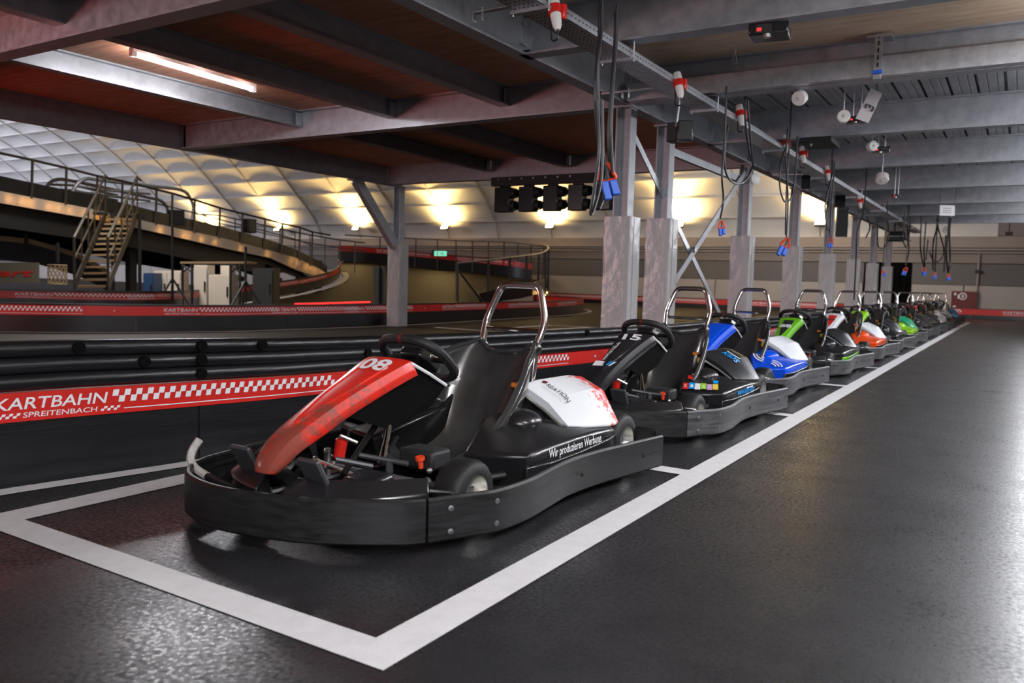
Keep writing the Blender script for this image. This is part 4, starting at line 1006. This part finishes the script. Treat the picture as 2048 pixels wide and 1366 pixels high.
# ================================================================== KARTS (front towards -y, built round their own origin)
def mirror_x(P): return [(-p[0],)+tuple(p[1:]) for p in P]
def spline_strip(pts, sec, name, m, par, n=5, bevel=0, angle=40):
    """sweep a cross-section (outward offset, z) along a plan path; outward = right of travel"""
    P = catmull([(x, y, 0) for x, y in pts], n); rings = []
    for i, p in enumerate(P):
        d = (P[min(i+1, len(P)-1)]-P[max(i-1, 0)]).normalized(); nn = V((d.y, -d.x, 0))
        rings.append([p+nn*o+V((0, 0, z)) for o, z in sec])
    return MB().loft(rings).build(name, m, par, angle=angle)
def make_kart():
    t = thing('rental_kart', 'x', 'kart', (0, 0, 0), 'rental karts parked in the row')
    B_ = 'bumper'
    def sec(z0=.04, z1=.195, th=.026, e=.008):
        return [(-th, z0+e), (-th+e, z0), (-e, z0), (0, z0+e), (0, z1-e), (-e, z1), (-th+e, z1), (-th, z1-e)]
    right = [(.505, -.725), (.575, -.58), (.622, -.465), (.632, -.27), (.612, -.08), (.594, .12), (.606, .35), (.645, .62), (.69, .90)]
    front = [(-.598, -.742), (-.578, -.80), (-.515, -.905), (-.395, -.995), (-.21, -1.042), (-.02, -1.025), (.165, -.972), (.315, -.89), (.445, -.795), (.500, -.733)]
    left = [(-.600, -.735), (-.630, -.58), (-.648, -.465), (-.648, -.27)]+mirror_x(right)[4:]
    spline_strip(front, sec(), 'front_bumper', B_, t)
    rb = spline_strip(right, sec(), 'side_bumper', B_, t)
    lb = spline_strip(left[::-1], sec(), 'side_bumper', B_, t)
    spline_strip([(.665, .93), (.60, .965), (.3, .985), (0, .99), (-.3, .985), (-.60, .965), (-.665, .93)], sec(.06, .21), 'rear_bumper', B_, t)
    for (x, y, z) in ((.545, -.652, .155), (.545, -.652, .075), (.618, -.48, .155), (.618, -.48, .075), (.664, .73, .12), (.608, .2, .12)):
        MB().lathe([(0, .011), (.004, .010), (.006, .004), (.002, .003)], (x-.002, y, z), (1, -.15 if y > -.6 else -.8, 0), 10, True).build('bolt', 'bolt_grey' if y < 0 else 'black_matte', rb)
    MB().lathe([(0, .02), (.004, .018)], (.680, .865, .13), (1, -.1, 0), 10, True).build('slot', 'black_matte', rb)
    # inner ledge rising behind the bumper
    for s in (1, -1):
        pts = [(.06, -.965), (.20, -.925), (.33, -.855), (.425, -.72), (.455, -.66)]
        inn = [(.07, -.90), (.20, -.845), (.31, -.765), (.385, -.665), (.42, -.62)]
        A_ = catmull([(x*s, y, .19) for x, y in pts], 4); Bq = catmull([(x*s, y, .238) for x, y in inn], 4); C_ = [V((p.x*.97, p.y+.02, .10)) for p in Bq]
        MB().loft([[a, b, c, V((a.x, a.y, .12))] for a, b, c in zip(A_, Bq, C_)]).build('bumper_ledge', 'black_plastic', t, angle=30, bevel=.006)
        MB().tube([(.455*s, -.66, .20), (.50*s, -.60, .19), (.535*s, -.57, .15)], .008, 6).build('ledge_stay', 'black_plastic', t)
    # chassis
    MB().span((-.30, -.78, .055), (.30, .30, .063)).build('floor_pan', 'black_matte', t, smooth=False)
    for s in (1, -1):
        MB().tube(catmull([(.16*s, -.92, .075), (.30*s, -.80, .075), (.30*s, -.3, .075), (.36*s, .1, .075), (.33*s, .8, .075), (.30*s, .93, .10)], 5), .016, 8).build('chassis_rail', 'black_plastic', t)
        MB().tube(catmull([(.31*s, -.20, .10), (.50*s, -.15, .12), (.52*s, .45, .12), (.33*s, .52, .10)], 5), .012, 8).build('side_rail', 'black_plastic', t)
    for a, b in (((-.16, -.92, .075), (.16, -.92, .075)), ((-.3, -.3, .075), (.3, -.3, .075)), ((-.33, .6, .09), (.33, .6, .09))): MB().tube([a, b], .016).build('cross_tube', 'black_plastic', t)
    MB().tube(catmull([(-.545, -.825, .275), (-.560, -.845, .235), (-.545, -.865, .20), (-.50, -.875, .175), (-.42, -.885, .16)], 5), .016, 8).build('nerf_tube', 'wear_white', t)
    MB().tube(catmull([(-.42, -.885, .16), (-.32, -.90, .15), (-.22, -.905, .145)], 5), .015, 8).build('nerf_tube', 'black_plastic', t)
    MB().tube(catmull([(-.22, -.905, .145), (-.12, -.905, .14), (-.05, -.90, .135)], 4), .015, 8).build('nerf_tube', 'wear_white', t)
    # axles, steering
    MB().tube([(-.40, .85, .14), (.40, .85, .14)], .02, 10).build('rear_axle', 'alu', t)
    MB().tube([(-.44, -.42, .13), (-.3, -.38, .13), (.35, -.37, .13)], .015, 8).build('front_axle', 'steel_dark', t)
    for s in (1, -1):
        MB().tube([(.31*s, -.37, .08), (.31*s, -.37, .20)], .016, 8).build('kingpin', 'alu', t)
        MB().tube([(.03*s, -.50, .15), (.30*s, -.46, .17)], .009, 8).build('tie_rod', 'alu', t)
        mb = MB()
        for a, b in (((.29*s, -.46, .17), .016), ((.27*s, -.42, .20), .012), ((.25*s, -.40, .15), .014), ((.10*s, -.49, .155), .013)): mb.ball(a, b, 8)
        mb.build('rod_end', 'alu', t)
    MB().tube([(.16, -.56, .235), (.07, -.42, .36), (.035, -.31, .455)], .010, 8).tube([(.135, -.56, .235), (.02, -.34, .44)], .007, 8).build('throttle_strut', 'chrome', t)
    MB().tube([(.30, -.30, .13), (.42, -.12, .15)], .016, 8).build('brake_line_tube', 'black_plastic', t)
    # pedals
    for s in (1, -1):
        rot = Matrix.Rotation(R(-60), 3, 'X')
        pd = MB().box((.17*s-.03, -.865, .215), (.10, .22, .018), rot).build('pedal', 'linkage', t, bevel=.006)
        MB().tube(catmull([(.17*s-.08, -.83, .20), (.17*s-.075, -.875, .275), (.17*s-.03, -.89, .295), (.17*s+.02, -.88, .285)], 4), .009, 6).build('pedal_frame', 'chrome', pd)
    MB().box((.20, -.68, .175), (.15, .12, .10), Matrix.Rotation(.15, 3, 'X')).build('master_cylinder', 'charcoal', t, bevel=.015)
    MB().tube([(.10, -.62, .27), (.20, -.57, .255), (.27, -.55, .25)], .010, 8).tube([(.20, -.57, .255), (.20, -.57, .21)], .014, 8).tube([(.02, -.66, .25), (.13, -.58, .225)], .011, 8).build('linkage', 'linkage', t)
    MB().lathe([(-.02, .022), (.05, .024), (.055, .015)], (-.02, -.60, .26), (.2, 0, 1), 12, True).build('brake_reservoir', 'red_gloss', t)
    MB().tube([(-.06, -.52, .28), (-.02, -.55, .34), (.02, -.5, .36)], .006, 6).tube([(.0, -.62, .33), (.04, -.57, .30)], .007, 6).build('brake_hose', 'alu', t)
    # wheels
    def wheel(x, y, r, w, s):
        ax = V((s, 0, 0)); c = (x, y, r+.002)
        pf = [(-w/2, r*.60), (-w/2, r*.86), (-w/2+.012, r*.95), (-w/2+.03, r), (w/2-.03, r), (w/2-.012, r*.95), (w/2, r*.86), (w/2, r*.60), (w/2-.02, r*.55)]
        ty = MB().lathe(pf, c, ax, 32).build('tyre', 'rubber', t, angle=50)
        rr = r*.58
        MB().lathe([(w/2-.012, rr), (w/2+.002, rr*.98), (w/2+.002, rr*.90), (w/2-.03, rr*.84), (w/2-.055, rr*.60), (w/2-.05, rr*.34), (w/2-.03, rr*.30), (w/2-.028, .001)], c, ax, 24).build('rim', 'alu', ty)
        mb = MB()
        for k in range(3):
            a = k*math.tau/3+.4; q = V(c)+ax*(w/2-.052)+V((0, math.cos(a), math.sin(a)))*rr*.48
            mb.cyl(q, q+ax*.012, .006, seg=6)
        mb.build('wheel_nut', 'chrome', ty)
    for s in (1, -1):
        wheel(.395 if s > 0 else -.485, -.37 if s > 0 else -.42, .127, .125, s); wheel(.425*s, .85, .142, .19, s)
    # seat
    CP = [(-.16, .135), (-.04, .075), (.12, .062), (.25, .10), (.335, .20), (.405, .34), (.465, .47), (.515, .575)]
    EP = [(.165, -.15, .165), (.215, -.02, .225), (.243, .09, .30), (.252, .18, .39), (.250, .265, .48), (.242, .335, .565), (.205, .44, .605), (.155, .53, .622)]
    CPs = catmull([(0, a, b) for a, b in CP], 4); EPs = catmull(EP, 4); n = len(CPs)-1
    def seat(u, v):
        a = 2*u-1; k = min(n-1, int(v*n)); f = v*n-k; c = CPs[k].lerp(CPs[k+1], f); e = EPs[k].lerp(EPs[k+1], f)
        wgt = abs(a)**2.0; xx = math.copysign(1-(1-abs(a))**1.5, a)*e.x*(1+.10*math.sin(math.pi*abs(a))*(1-v))
        z = c.z*(1-wgt)+e.z*wgt
        if v > .9: z += .012*(abs(a) > .55)*(v-.9)*10
        return V((xx, c.y*(1-wgt)+e.y*wgt, z))
    st = MB().grid(seat, 26, 26).build('seat', 'seat_gloss', t, angle=60, solid=.014, off=1)
    rim = [seat(0, v/20) for v in range(21)]+[seat(u/12, 1) for u in range(1, 13)]+[seat(1, 1-v/20) for v in range(1, 21)]
    MB().tube(rim, .011, 6).build('seat_rim', 'seat_gloss', st)
    for s in (1, -1): MB().ball((.155*s, .545, .60), .034, 10, (1, 1, 1.1)).build('shoulder_boot', 'black_plastic', st)
    for s in (1, -1): MB().tube([(.215*s, .12, .14), (.31*s, .12, .09)], .010, 6).build('seat_stay', 'alu', st)
    # box with orange button beside the seat
    MB().span((.10, -.40, .19), (.27, -.28, .265)).build('fuse_box', 'black_matte', t, bevel=.014)
    MB().lathe([(-.02, .010), (.012, .011), (.013, .019), (.026, .018)], (.225, -.418, .222), (0, -.2, 1), 12, True).build('stop_button', 'clamp_red', t)
    # roll hoop
    H = [(-.155, .50, .30), (-.155, .545, .60), (-.172, .605, .725), (-.118, .645, .885), (-.085, .65, .905), (.085, .65, .905), (.118, .645, .885), (.172, .605, .725), (.155, .545, .60), (.155, .50, .30)]
    hp = []
    for i in range(len(H)-1):
        a, b = V(H[i]), V(H[i+1]); hp += [a.lerp(b, k/4) for k in range(4)]
    hp.append(V(H[-1]))
    hp = [hp[0]]+[(hp[i-1]+hp[i]*2+hp[i+1])/4 for i in range(1, len(hp)-1)]+[hp[-1]]
    h = MB().tube(hp, .018, 12).build('roll_hoop', 'chrome', t)
    MB().tube([(-.165, .585, .685), (.165, .585, .685)], .011, 8).build('hoop_crossbar', 'chrome', h)
    # steering wheel
    ctr = V((0, -.155, .583)); ex = V((1, 0, 0)); ey = V((0, -.77, .64)); nz = ex.cross(ey).normalized()
    W = lambda u, v, k=0: ctr+ex*u+ey*v+nz*k
    ring = []
    for k in range(40):
        a = k*math.tau/40; c_, s_ = math.cos(a), math.sin(a); q = (abs(c_)**2.7+abs(s_)**2.7)**(-1/2.7)
        ring.append(W(.158*c_*q, (.15*s_*q) if s_ > 0 else .125*s_*q))
    sw = MB().tube(ring, .0205, 10, closed=True).build('steering_wheel', 'rubber', t)
    MB().tube([W(-.15, .01), W(-.05, 0, -.01)], .013, 6).tube([W(.15, .01), W(.05, 0, -.01)], .013, 6).tube([W(0, -.12), W(0, -.04, -.01)], .013, 6).build('spokes', 'black_plastic', sw)
    MB().prism([W(-.075, -.055, -.02), W(.075, -.055, -.02), W(.085, .03, -.02), (W(.05, .075, -.02)), W(-.05, .075, -.02), W(-.085, .03, -.02)], nz*.045).build('hub_pad', 'black_plastic', sw, bevel=.01)
    MB().tube([ring[10]+ex*.007, ring[10]-ex*.007], .0212, 10).build('top_mark', 'hydrant_red', sw)
    MB().tube([ctr, V((0, -.60, .18))], .012, 8).build('steering_column', 'black_plastic', t)
    # front fairing (number panel)
    FP = [(-.992, .258, .030), (-.987, .280, .036), (-.968, .312, .042), (-.91, .362, .049), (-.80, .418, .057), (-.66, .480, .069), (-.50, .543, .089), (-.38, .588, .109), (-.345, .598, .113)]
    FS = catmull(FP, 4)
    def fair(u, v):
        """u across -1..1 on the crown, beyond that the skirts; v along"""
        k = min(len(FS)-2, int(v*(len(FS)-1))); f = v*(len(FS)-1)-k; p = FS[k].lerp(FS[k+1], f)   # (y, z, halfwidth)
        d = FS[k+1]-FS[k]; nn = V((0, -d.y, d.x)).normalized()
        a = max(-1, min(1, u)); x = p.z*a; drop = .010*(1-a*a); q = V((x, p.x, p.y))+nn*drop*.8
        if abs(u) > 1: q = V((math.copysign(p.z+(.010+.012*min(1, v*2))*(abs(u)-1), u), p.x, p.y))-nn*(.035+.020*min(1, v*2))*(abs(u)-1)
        return q, nn
    us = [-2, -1.5, -1.0, -.8, -.6, -.3, 0, .3, .6, .8, 1.0, 1.5, 2]; nv = 32
    MB().loft([[fair(u, j/nv)[0] for u in us] for j in range(nv+1)], cap=False, close=False).build('front_fairing', 'fairing_red', t, angle=38, solid=.004, off=0)
    def inset(u, v):           # recessed teardrop panel towards the top
        vv = .46+v*.36; ww = .62*min(1, (v*1.9)**.6) if v > 0 else 0
        p, nn = fair((2*u-1)*ww, vv); return p+nn*.0045
    MB().grid(inset, 10, 12).build('fairing_inset', 'red_gloss', t, angle=60)
    ins = [inset(0, v/12) for v in range(12, -1, -1)]+[inset(1, v/12) for v in range(13)]
    MB().tube(ins, .0042, 5).build('inset_edge', 'fairing_red', t)
    # black plates put the shade under the fairing into colour, with pale folded edge
    for s in (1, -1):
        MB().prism([(.110*s, -.345, .588), (.123*s, -.13, .483), (.10*s, -.20, .40), (.085*s, -.42, .33), (.066*s, -.70, .43), (.08*s, -.52, .505)], (-.012*s, 0, 0)).build('fairing_shade', 'void_black', t, smooth=False)
        MB().tube([(.114*s, -.35, .592), (.124*s, -.24, .540), (.125*s, -.13, .485)], .007, 6).build('folded_edge', 'print_white', t)
    MB().prism([(-.112, -.345, .590), (.112, -.345, .590), (.125, -.13, .485), (-.125, -.13, .485)], (0, .006, .006)).build('rear_fold', 'void_black', t, smooth=False)
    MB().prism([(-.06, -.95, .27), (.06, -.95, .27), (.06, -.80, .16), (-.06, -.80, .16)], (0, .02, .0)).build('fairing_foot', 'black_plastic', t, smooth=False)
    # side pods
    for s in (1, -1):
        Rg = lambda P: [V((x*s, y, z)) for x, y, z in P]
        rings = [Rg([(.24, -.135, .09), (.245, -.165, .225), (.38, -.13, .232), (.505, -.09, .236), (.525, -.085, .09)]),
                 Rg([(.20, -.08, .09), (.225, -.11, .243), (.36, -.07, .248), (.49, -.03, .250), (.530, -.02, .09)]),
                 Rg([(.20, .10, .09), (.135, .125, .316), (.28, .175, .312), (.405, .235, .296), (.532, .10, .09)]),
                 Rg([(.20, .30, .09), (.15, .25, .330), (.28, .30, .325), (.405, .345, .296), (.534, .30, .09)]),
                 Rg([(.22, .50, .09), (.20, .40, .400), (.32, .45, .345), (.448, .46, .270), (.538, .50, .09)]),
                 Rg([(.26, .64, .09), (.25, .62, .400), (.36, .64, .35), (.508, .66, .255), (.540, .655, .10)]),
                 Rg([(.28, .70, .20), (.29, .70, .38), (.38, .70, .34), (.50, .69, .25), (.530, .68, .20)])]
        r2 = []
        for g, sh in zip(rings, ((.514, -.088, .225), (.522, -.02, .238), (.527, .10, .248), (.530, .30, .252), (.533, .49, .252), (.536, .66, .240), (.528, .685, .222))):
            r2.append([g[0], g[1], g[2], g[3], V((sh[0]*s, sh[1], sh[2])), g[4]])
        pd = MB().loft(r2).build('side_pod', 'pod_plastic', t, angle=25, bevel=.026, bseg=4)
        MB().ball((.265*s, .245, .295), .105, 20, (1.0, 1.0, .62)).build('pod_dome', 'pod_plastic', pd)
        lo = [V((p[0]*s, p[1], p[2])) for p in ((.515, -.105, .188), (.545, .05, .190), (.550, .30, .195), (.554, .56, .208), (.548, .66, .218))]
        MB().loft([[p, p+V((-.012*s, 0, .0)), p+V((-.012*s, 0, -.105)), p+V((0, 0, -.105))] for p in lo]).build('pod_skirt', 'black_plastic', t, bevel=.004)
        cr = [Rg([(.165, .345, .435), (.20, .365, .452), (.33, .37, .375), (.452, .345, .290), (.440, .36, .272), (.20, .40, .38)]),
              Rg([(.185, .45, .452), (.23, .46, .468), (.37, .47, .405), (.485, .47, .272), (.47, .47, .258), (.22, .48, .38)]),
              Rg([(.225, .66, .462), (.27, .67, .474), (.40, .67, .418), (.527, .655, .258), (.512, .655, .245), (.25, .66, .38)]),
              Rg([(.25, .78, .45), (.29, .79, .458), (.41, .785, .405), (.522, .74, .256), (.508, .74, .243), (.27, .76, .38)]),
              Rg([(.27, .83, .40), (.30, .84, .40), (.40, .83, .36), (.49, .79, .25), (.48, .78, .243), (.28, .80, .38)])]
        MB().loft(cr).build('engine_cover', 'cover_smeared' if s > 0 else 'white_gloss', t, angle=22, bevel=.012, bseg=3)
        MB().tube([V((x*s, y, z)) for x, y, z in ((.20, .345, .415), (.33, .345, .345), (.43, .33, .285))], .008, 6).build('cover_gap_rod', 'alu', t)
        MB().box((.45*s, .02, .13), (.03, .10, .03)).build('pod_stay', 'black_matte', t, bevel=.005)
    MB().box((.175, .385, .435), (.09, .03, .022), Matrix.Rotation(.15, 3, 'Y')).build('filler_strap', 'orange', t, bevel=.005)
    MB().ball((.185, .36, .395), .016, 8, (1, .8, 1.5)).build('toggle', 'yellow', t)
    # engine block and chain guard behind the seat, seen between hoop and rear tyre
    MB().box((-.02, .76, .24), (.30, .20, .18)).box((-.02, .76, .36), (.22, .16, .08)).build('engine_block', 'steel_dark', t, bevel=.02)
    MB().lathe([(-.06, .045), (.06, .045)], (-.30, .86, .30), (1, 0, 0), 14, True).build('exhaust_can', 'alu', t)
    return t
def copy_tree(o, par=None):
    c = o.copy(); COL.objects.link(c)
    if par is not None: c.parent = par
    for ch in o.children: copy_tree(ch, c)
    return c
def desc(o):
    for c in o.children:
        yield c; yield from desc(c)
def base(n): return n.split('.')[0]
def paint(k, table):
    for c in desc(k):
        m = table.get(base(c.name))
        if m:
            c.material_slots[0].link = 'OBJECT'; c.material_slots[0].material = M[m]
proto = make_kart()
for c in list(desc(proto)):
    for s in c.material_slots: pass
# per kart: y offset, label, colours
KX, KY = -2.135, 2.85
spec = [
 (0.0, 0, 'red go-kart numbered 08 with white smeared engine cover, nearest the camera', {}),
 (2.43, .02, 'black go-kart numbered 15 with coloured squares on its side pod, second in row', dict(front_fairing='charcoal', fairing_inset='charcoal', inset_edge='charcoal', engine_cover='charcoal', pod_skirt='charcoal')),
 (4.47, -.075, 'blue go-kart with blue pod and white engine cover, third in the row', dict(front_fairing='blue', fairing_inset='blue', inset_edge='blue', side_pod='blue', pod_dome='blue', engine_cover='white_gloss')),
 (6.72, 0, 'go-kart with green number panel 88, black cover and green skirt, fourth in row', dict(front_fairing='green', fairing_inset='black_matte', inset_edge='green', engine_cover='charcoal', pod_skirt='green')),
 (9.15, 0, 'go-kart with white and red number panel 83 and orange pod, fifth in row', dict(front_fairing='white_gloss', fairing_inset='red_gloss', inset_edge='white_gloss', side_pod='orange_gloss', pod_dome='orange_gloss', engine_cover='white_gloss')),
 (11.2, 0, 'go-kart with lime number panel and black pods, sixth in row', dict(front_fairing='lime', fairing_inset='black_matte', inset_edge='lime', engine_cover='charcoal')),
 (13.3, 0, 'go-kart with lime pod under a teal cover, seventh in row', dict(front_fairing='charcoal', fairing_inset='charcoal', inset_edge='charcoal', side_pod='lime', pod_dome='lime', engine_cover='teal')),
 (15.85, 0, 'black go-kart behind the teal one, eighth in row', dict(front_fairing='charcoal', fairing_inset='charcoal', inset_edge='print_white', engine_cover='charcoal')),
 (18.0, 0, 'black go-kart with red tip on its panel, ninth in row', dict(front_fairing='red_gloss', fairing_inset='black_matte', inset_edge='print_white', engine_cover='charcoal')),
 (20.1, 0, 'go-kart with white and dark patterned cover, tenth in row', dict(front_fairing='red_gloss', fairing_inset='charcoal', inset_edge='charcoal', engine_cover='patterned', side_pod='patterned')),
 (22.3, 0, 'go-kart with white patterned cover and red pod edge, eleventh in row', dict(front_fairing='charcoal', fairing_inset='charcoal', inset_edge='charcoal', engine_cover='patterned', pod_skirt='red_gloss')),
 (25.0, 0, 'bright blue go-kart at the far end of the row', dict(front_fairing='cyan_gloss', fairing_inset='cyan_gloss', inset_edge='cyan_gloss', engine_cover='cyan_gloss', side_pod='cyan_gloss')),
]
karts = []
for i, (dy, dx, l, tb) in enumerate(spec):
    k = proto if i == 0 else copy_tree(proto)
    k['label'] = l; karts.append(k)
for k in karts[1:]: paint(k, dict(side_bumper='bumper_worn'))
for i, (dy, dx, l, tb) in enumerate(spec):
    karts[i].location = (KX+dx, KY+dy, 0)
    if tb: paint(karts[i], tb)
# ---- lettering and graphics of single karts (local coordinates)
FP_ = catmull([(-.992, .258, .030), (-.987, .280, .036), (-.968, .312, .042), (-.91, .362, .049), (-.80, .418, .057), (-.66, .480, .069), (-.50, .543, .089), (-.38, .588, .109), (-.345, .598, .113)], 4)
def on_fair(x, d, lift=.0135):
    """x across in metres, d distance down from the top edge"""
    pts = FP_[::-1]; s = 0
    for a, b in zip(pts, pts[1:]):
        L = math.hypot(b.x-a.x, b.y-a.y)
        if s+L >= d or b is pts[-1]:
            f = (d-s)/L; y, z = a.x+(b.x-a.x)*f, a.y+(b.y-a.y)*f; nn = V((0, (b.y-a.y), -(b.x-a.x))).normalized()
            if nn.z < 0: nn = -nn
            hw = a.z+(b.z-a.z)*f; q = max(-1, min(1, x/hw))
            return V((x, y, z))+nn*(.008*(1-q*q)+lift-.006)
        s += L
def local(mb, name, m, k):
    """lettering built in the kart's own coordinates"""
    for v in mb.v: v += k.location
    return mb.build(name, m, k, smooth=False)
def number(k, s, d0=.105, h=.062, w=.125, m='print_white'):
    mb = MB(); write(mb, s, lambda u, v: on_fair(u, d0-v), h, w, center=True, bold=.03, shear=-.15); local(mb, 'number', m, k)
number(karts[0], '08', .125, .088, .145); number(karts[1], '15', .12, .085, .14); number(karts[3], '88', .285, .075, .13); number(karts[4], '83', .25, .05, .10, 'ink')
def pod_side(y, z):
    """outer face of the side pod at (y, z)"""
    st_ = [(-.09, .514, .525), (.10, .527, .532), (.30, .530, .534), (.49, .533, .538), (.66, .536, .540)]
    for a, b in zip(st_, st_[1:]):
        if y <= b[0] or b is st_[-1]: break
    t = (y-a[0])/(b[0]-a[0]); xs, xb = a[1]+(b[1]-a[1])*t, a[2]+(b[2]-a[2])*t
    return V((xs+(xb-xs)*(.248-z)/.158+.004, y, z))
mb = MB(); write(mb, 'Wir produzieren Werbung.', lambda u, v: pod_side(.045+u, .204+v), .036, .475, bold=.01); local(mb, 'lettering', 'print_white', karts[0])
mb = MB(); mb.quad(*[pod_side(y, z) for y, z in ((.42, .2435), (.60, .2415), (.60, .2455), (.42, .2475))]); local(mb, 'text_line', 'print_white', karts[0])
def on_cover(a, b, lift=.006):
    """a along the kart from the cover's front edge, b down from its ridge"""
    st_ = [(.36, (.20, .452), (.33, .375), (.452, .290)), (.465, (.23, .468), (.37, .405), (.485, .272)), (.665, (.27, .474), (.40, .418), (.527, .258)), (.80, (.29, .458), (.41, .405), (.522, .256))]
    y = .37+a
    for s0, s1 in zip(st_, st_[1:]):
        if y <= s1[0] or s1 is st_[-1]: break
    t = (y-s0[0])/(s1[0]-s0[0]); P = [V((s0[i][0]+(s1[i][0]-s0[i][0])*t, y, s0[i][1]+(s1[i][1]-s0[i][1])*t)) for i in (1, 2, 3)]
    L0, L1 = (P[1]-P[0]).length, (P[2]-P[1]).length
    if b < L0: q = P[0].lerp(P[1], b/L0); d = P[1]-P[0]
    else: q = P[1].lerp(P[2], (b-L0)/L1); d = P[2]-P[1]
    return q+V((-d.z, 0, d.x)).normalized()*lift
mb = MB(); write(mb, 'REATION', lambda u, v: on_cover(.075+v, .055+u), .024, .135, bold=.008); local(mb, 'lettering', 'ink', karts[0])
mb = MB(); write(mb, 'kommunikation', lambda u, v: on_cover(.05+v, .055+u), .013, .12); local(mb, 'small_lettering', 'paper', karts[0])
mb = MB(); mb.quad(on_cover(.075, .030), on_cover(.09, .048), on_cover(.107, .040), on_cover(.095, .022)); local(mb, 'emblem', 'hydrant_red', karts[0])
# kart 15: web line on the panel, pale sticker, coloured squares, blue lettering
mb = MB(); write(mb, 'www.kart-kids.ch', lambda u, v: on_fair(-.035-v*.9, .42-u), .034, .25, bold=.02); local(mb, 'lettering', 'print_white', karts[1])
mb = MB(); mb.quad(on_fair(-.088, .49), on_fair(.03, .49), on_fair(.05, .43), on_fair(-.092, .43)); local(mb, 'sticker', 'paper_white', karts[1])
mb = MB(); mb.quad(on_fair(.0, .485, .0135), on_fair(.022, .485, .0135), on_fair(.035, .435, .0135), on_fair(.012, .435, .0135)); local(mb, 'sticker_blue', 'sky_blue', karts[1])
FA, FB, FC, FD = V((.245, -.165, .231)), V((.500, -.095, .240)), V((.395, .225, .306)), V((.15, .125, .320))
def pod_front(u, v, lift=.004):
    p = FA.lerp(FB, u).lerp(FD.lerp(FC, u), v); nn = (FB-FA).cross(FD-FA).normalized(); nn = nn if nn.z > 0 else -nn
    return p+nn*(lift+.004)
for i, m_ in enumerate(('red_band', 'sky_blue', 'paper_white', 'lime', 'pink', 'yellow')):
    a = .06+i*.145; mb = MB(); mb.quad(*[pod_front(u, v) for u, v in ((a, .08+.03*(i % 2)), (a+.135, .08+.03*(i % 2)), (a+.135, .42+.03*(i % 2)), (a, .42+.03*(i % 2)))]); local(mb, 'sticker_square', m_, karts[1])
mb = MB()
for i, s_ in enumerate('KIDSGO'): write(mb, s_, lambda u, v, i=i: pod_front(.10+i*.145+u, .18+v, .005), .17, .065)
local(mb, 'lettering', 'print_white', karts[1])
for u, v, m_ in ((.16, .66, 'red_band'), (.80, .48, 'sky_blue')):
    mb = MB(); mb.quad(*[pod_front(u+a, v+b) for a, b in ((0, 0), (.12, 0), (.12, .2), (0, .2))]); local(mb, 'sticker_square', m_, karts[1])
mb = MB(); write(mb, 'www.kart-kids', lambda u, v: pod_side(.16+u, .199+v), .042, .36, bold=.01); local(mb, 'lettering', 'sky_blue', karts[1])
mb = MB(); mb.quad(*[pod_side(y, z) for y, z in ((.36, .228), (.50, .228), (.50, .236), (.36, .236))]); local(mb, 'text_line', 'paper_white', karts[1])
mb = MB(); write(mb, 'KIDS', lambda u, v: on_cover(.14+v, .06+u), .07, .125, bold=.02); local(mb, 'cover_lettering', 'sky_blue', karts[1])
mb = MB(); mb.quad(on_cover(.235, .05), on_cover(.235, .16), on_cover(.247, .16), on_cover(.247, .05)); local(mb, 'text_line', 'paper_white', karts[1])
# blue kart: white arcs and lettering on the skirt
def arcs(k, cu, cv, a0, a1, fn):
    mb = MB()
    for r in (.16, .26, .36):
        for q in range(8):
            a, b = a0+(a1-a0)*q/8, a0+(a1-a0)*(q+1)/8
            mb.quad(*[fn(cu+rr*math.cos(t_), cv+1.5*rr*math.sin(t_)) for rr, t_ in ((r, a), (r+.05, a), (r+.05, b), (r, b))])
    local(mb, 'white_arcs', 'print_white', k)
arcs(karts[2], .46, .98, math.pi*.98, math.pi*1.42, lambda u, v: pod_front(u, v))
arcs(karts[2], .55, .02, 0, math.pi*.40, lambda u, v: pod_front(u, v))
mb = MB(); write(mb, 'SUMMA.CH', lambda u, v: V((.559, .30+u, .115+v)), .040, .22, bold=.02); local(mb, 'lettering', 'print_white', karts[2])
# white panel with swiss style bar on the red inset, small red line
mb = MB(); mb.quad(on_fair(-.045, .05, .019), on_fair(.045, .05, .019), on_fair(.045, .072, .019), on_fair(-.045, .072, .019)); mb.quad(on_fair(-.015, .035, .020), on_fair(.015, .035, .020), on_fair(.015, .085, .020), on_fair(-.015, .085, .020)); local(mb, 'emblem', 'print_white', karts[4])
mb = MB(); mb.quad(on_fair(-.02, .27), on_fair(.06, .27), on_fair(.06, .29), on_fair(-.02, .29)); local(mb, 'red_line', 'red_gloss', karts[4])
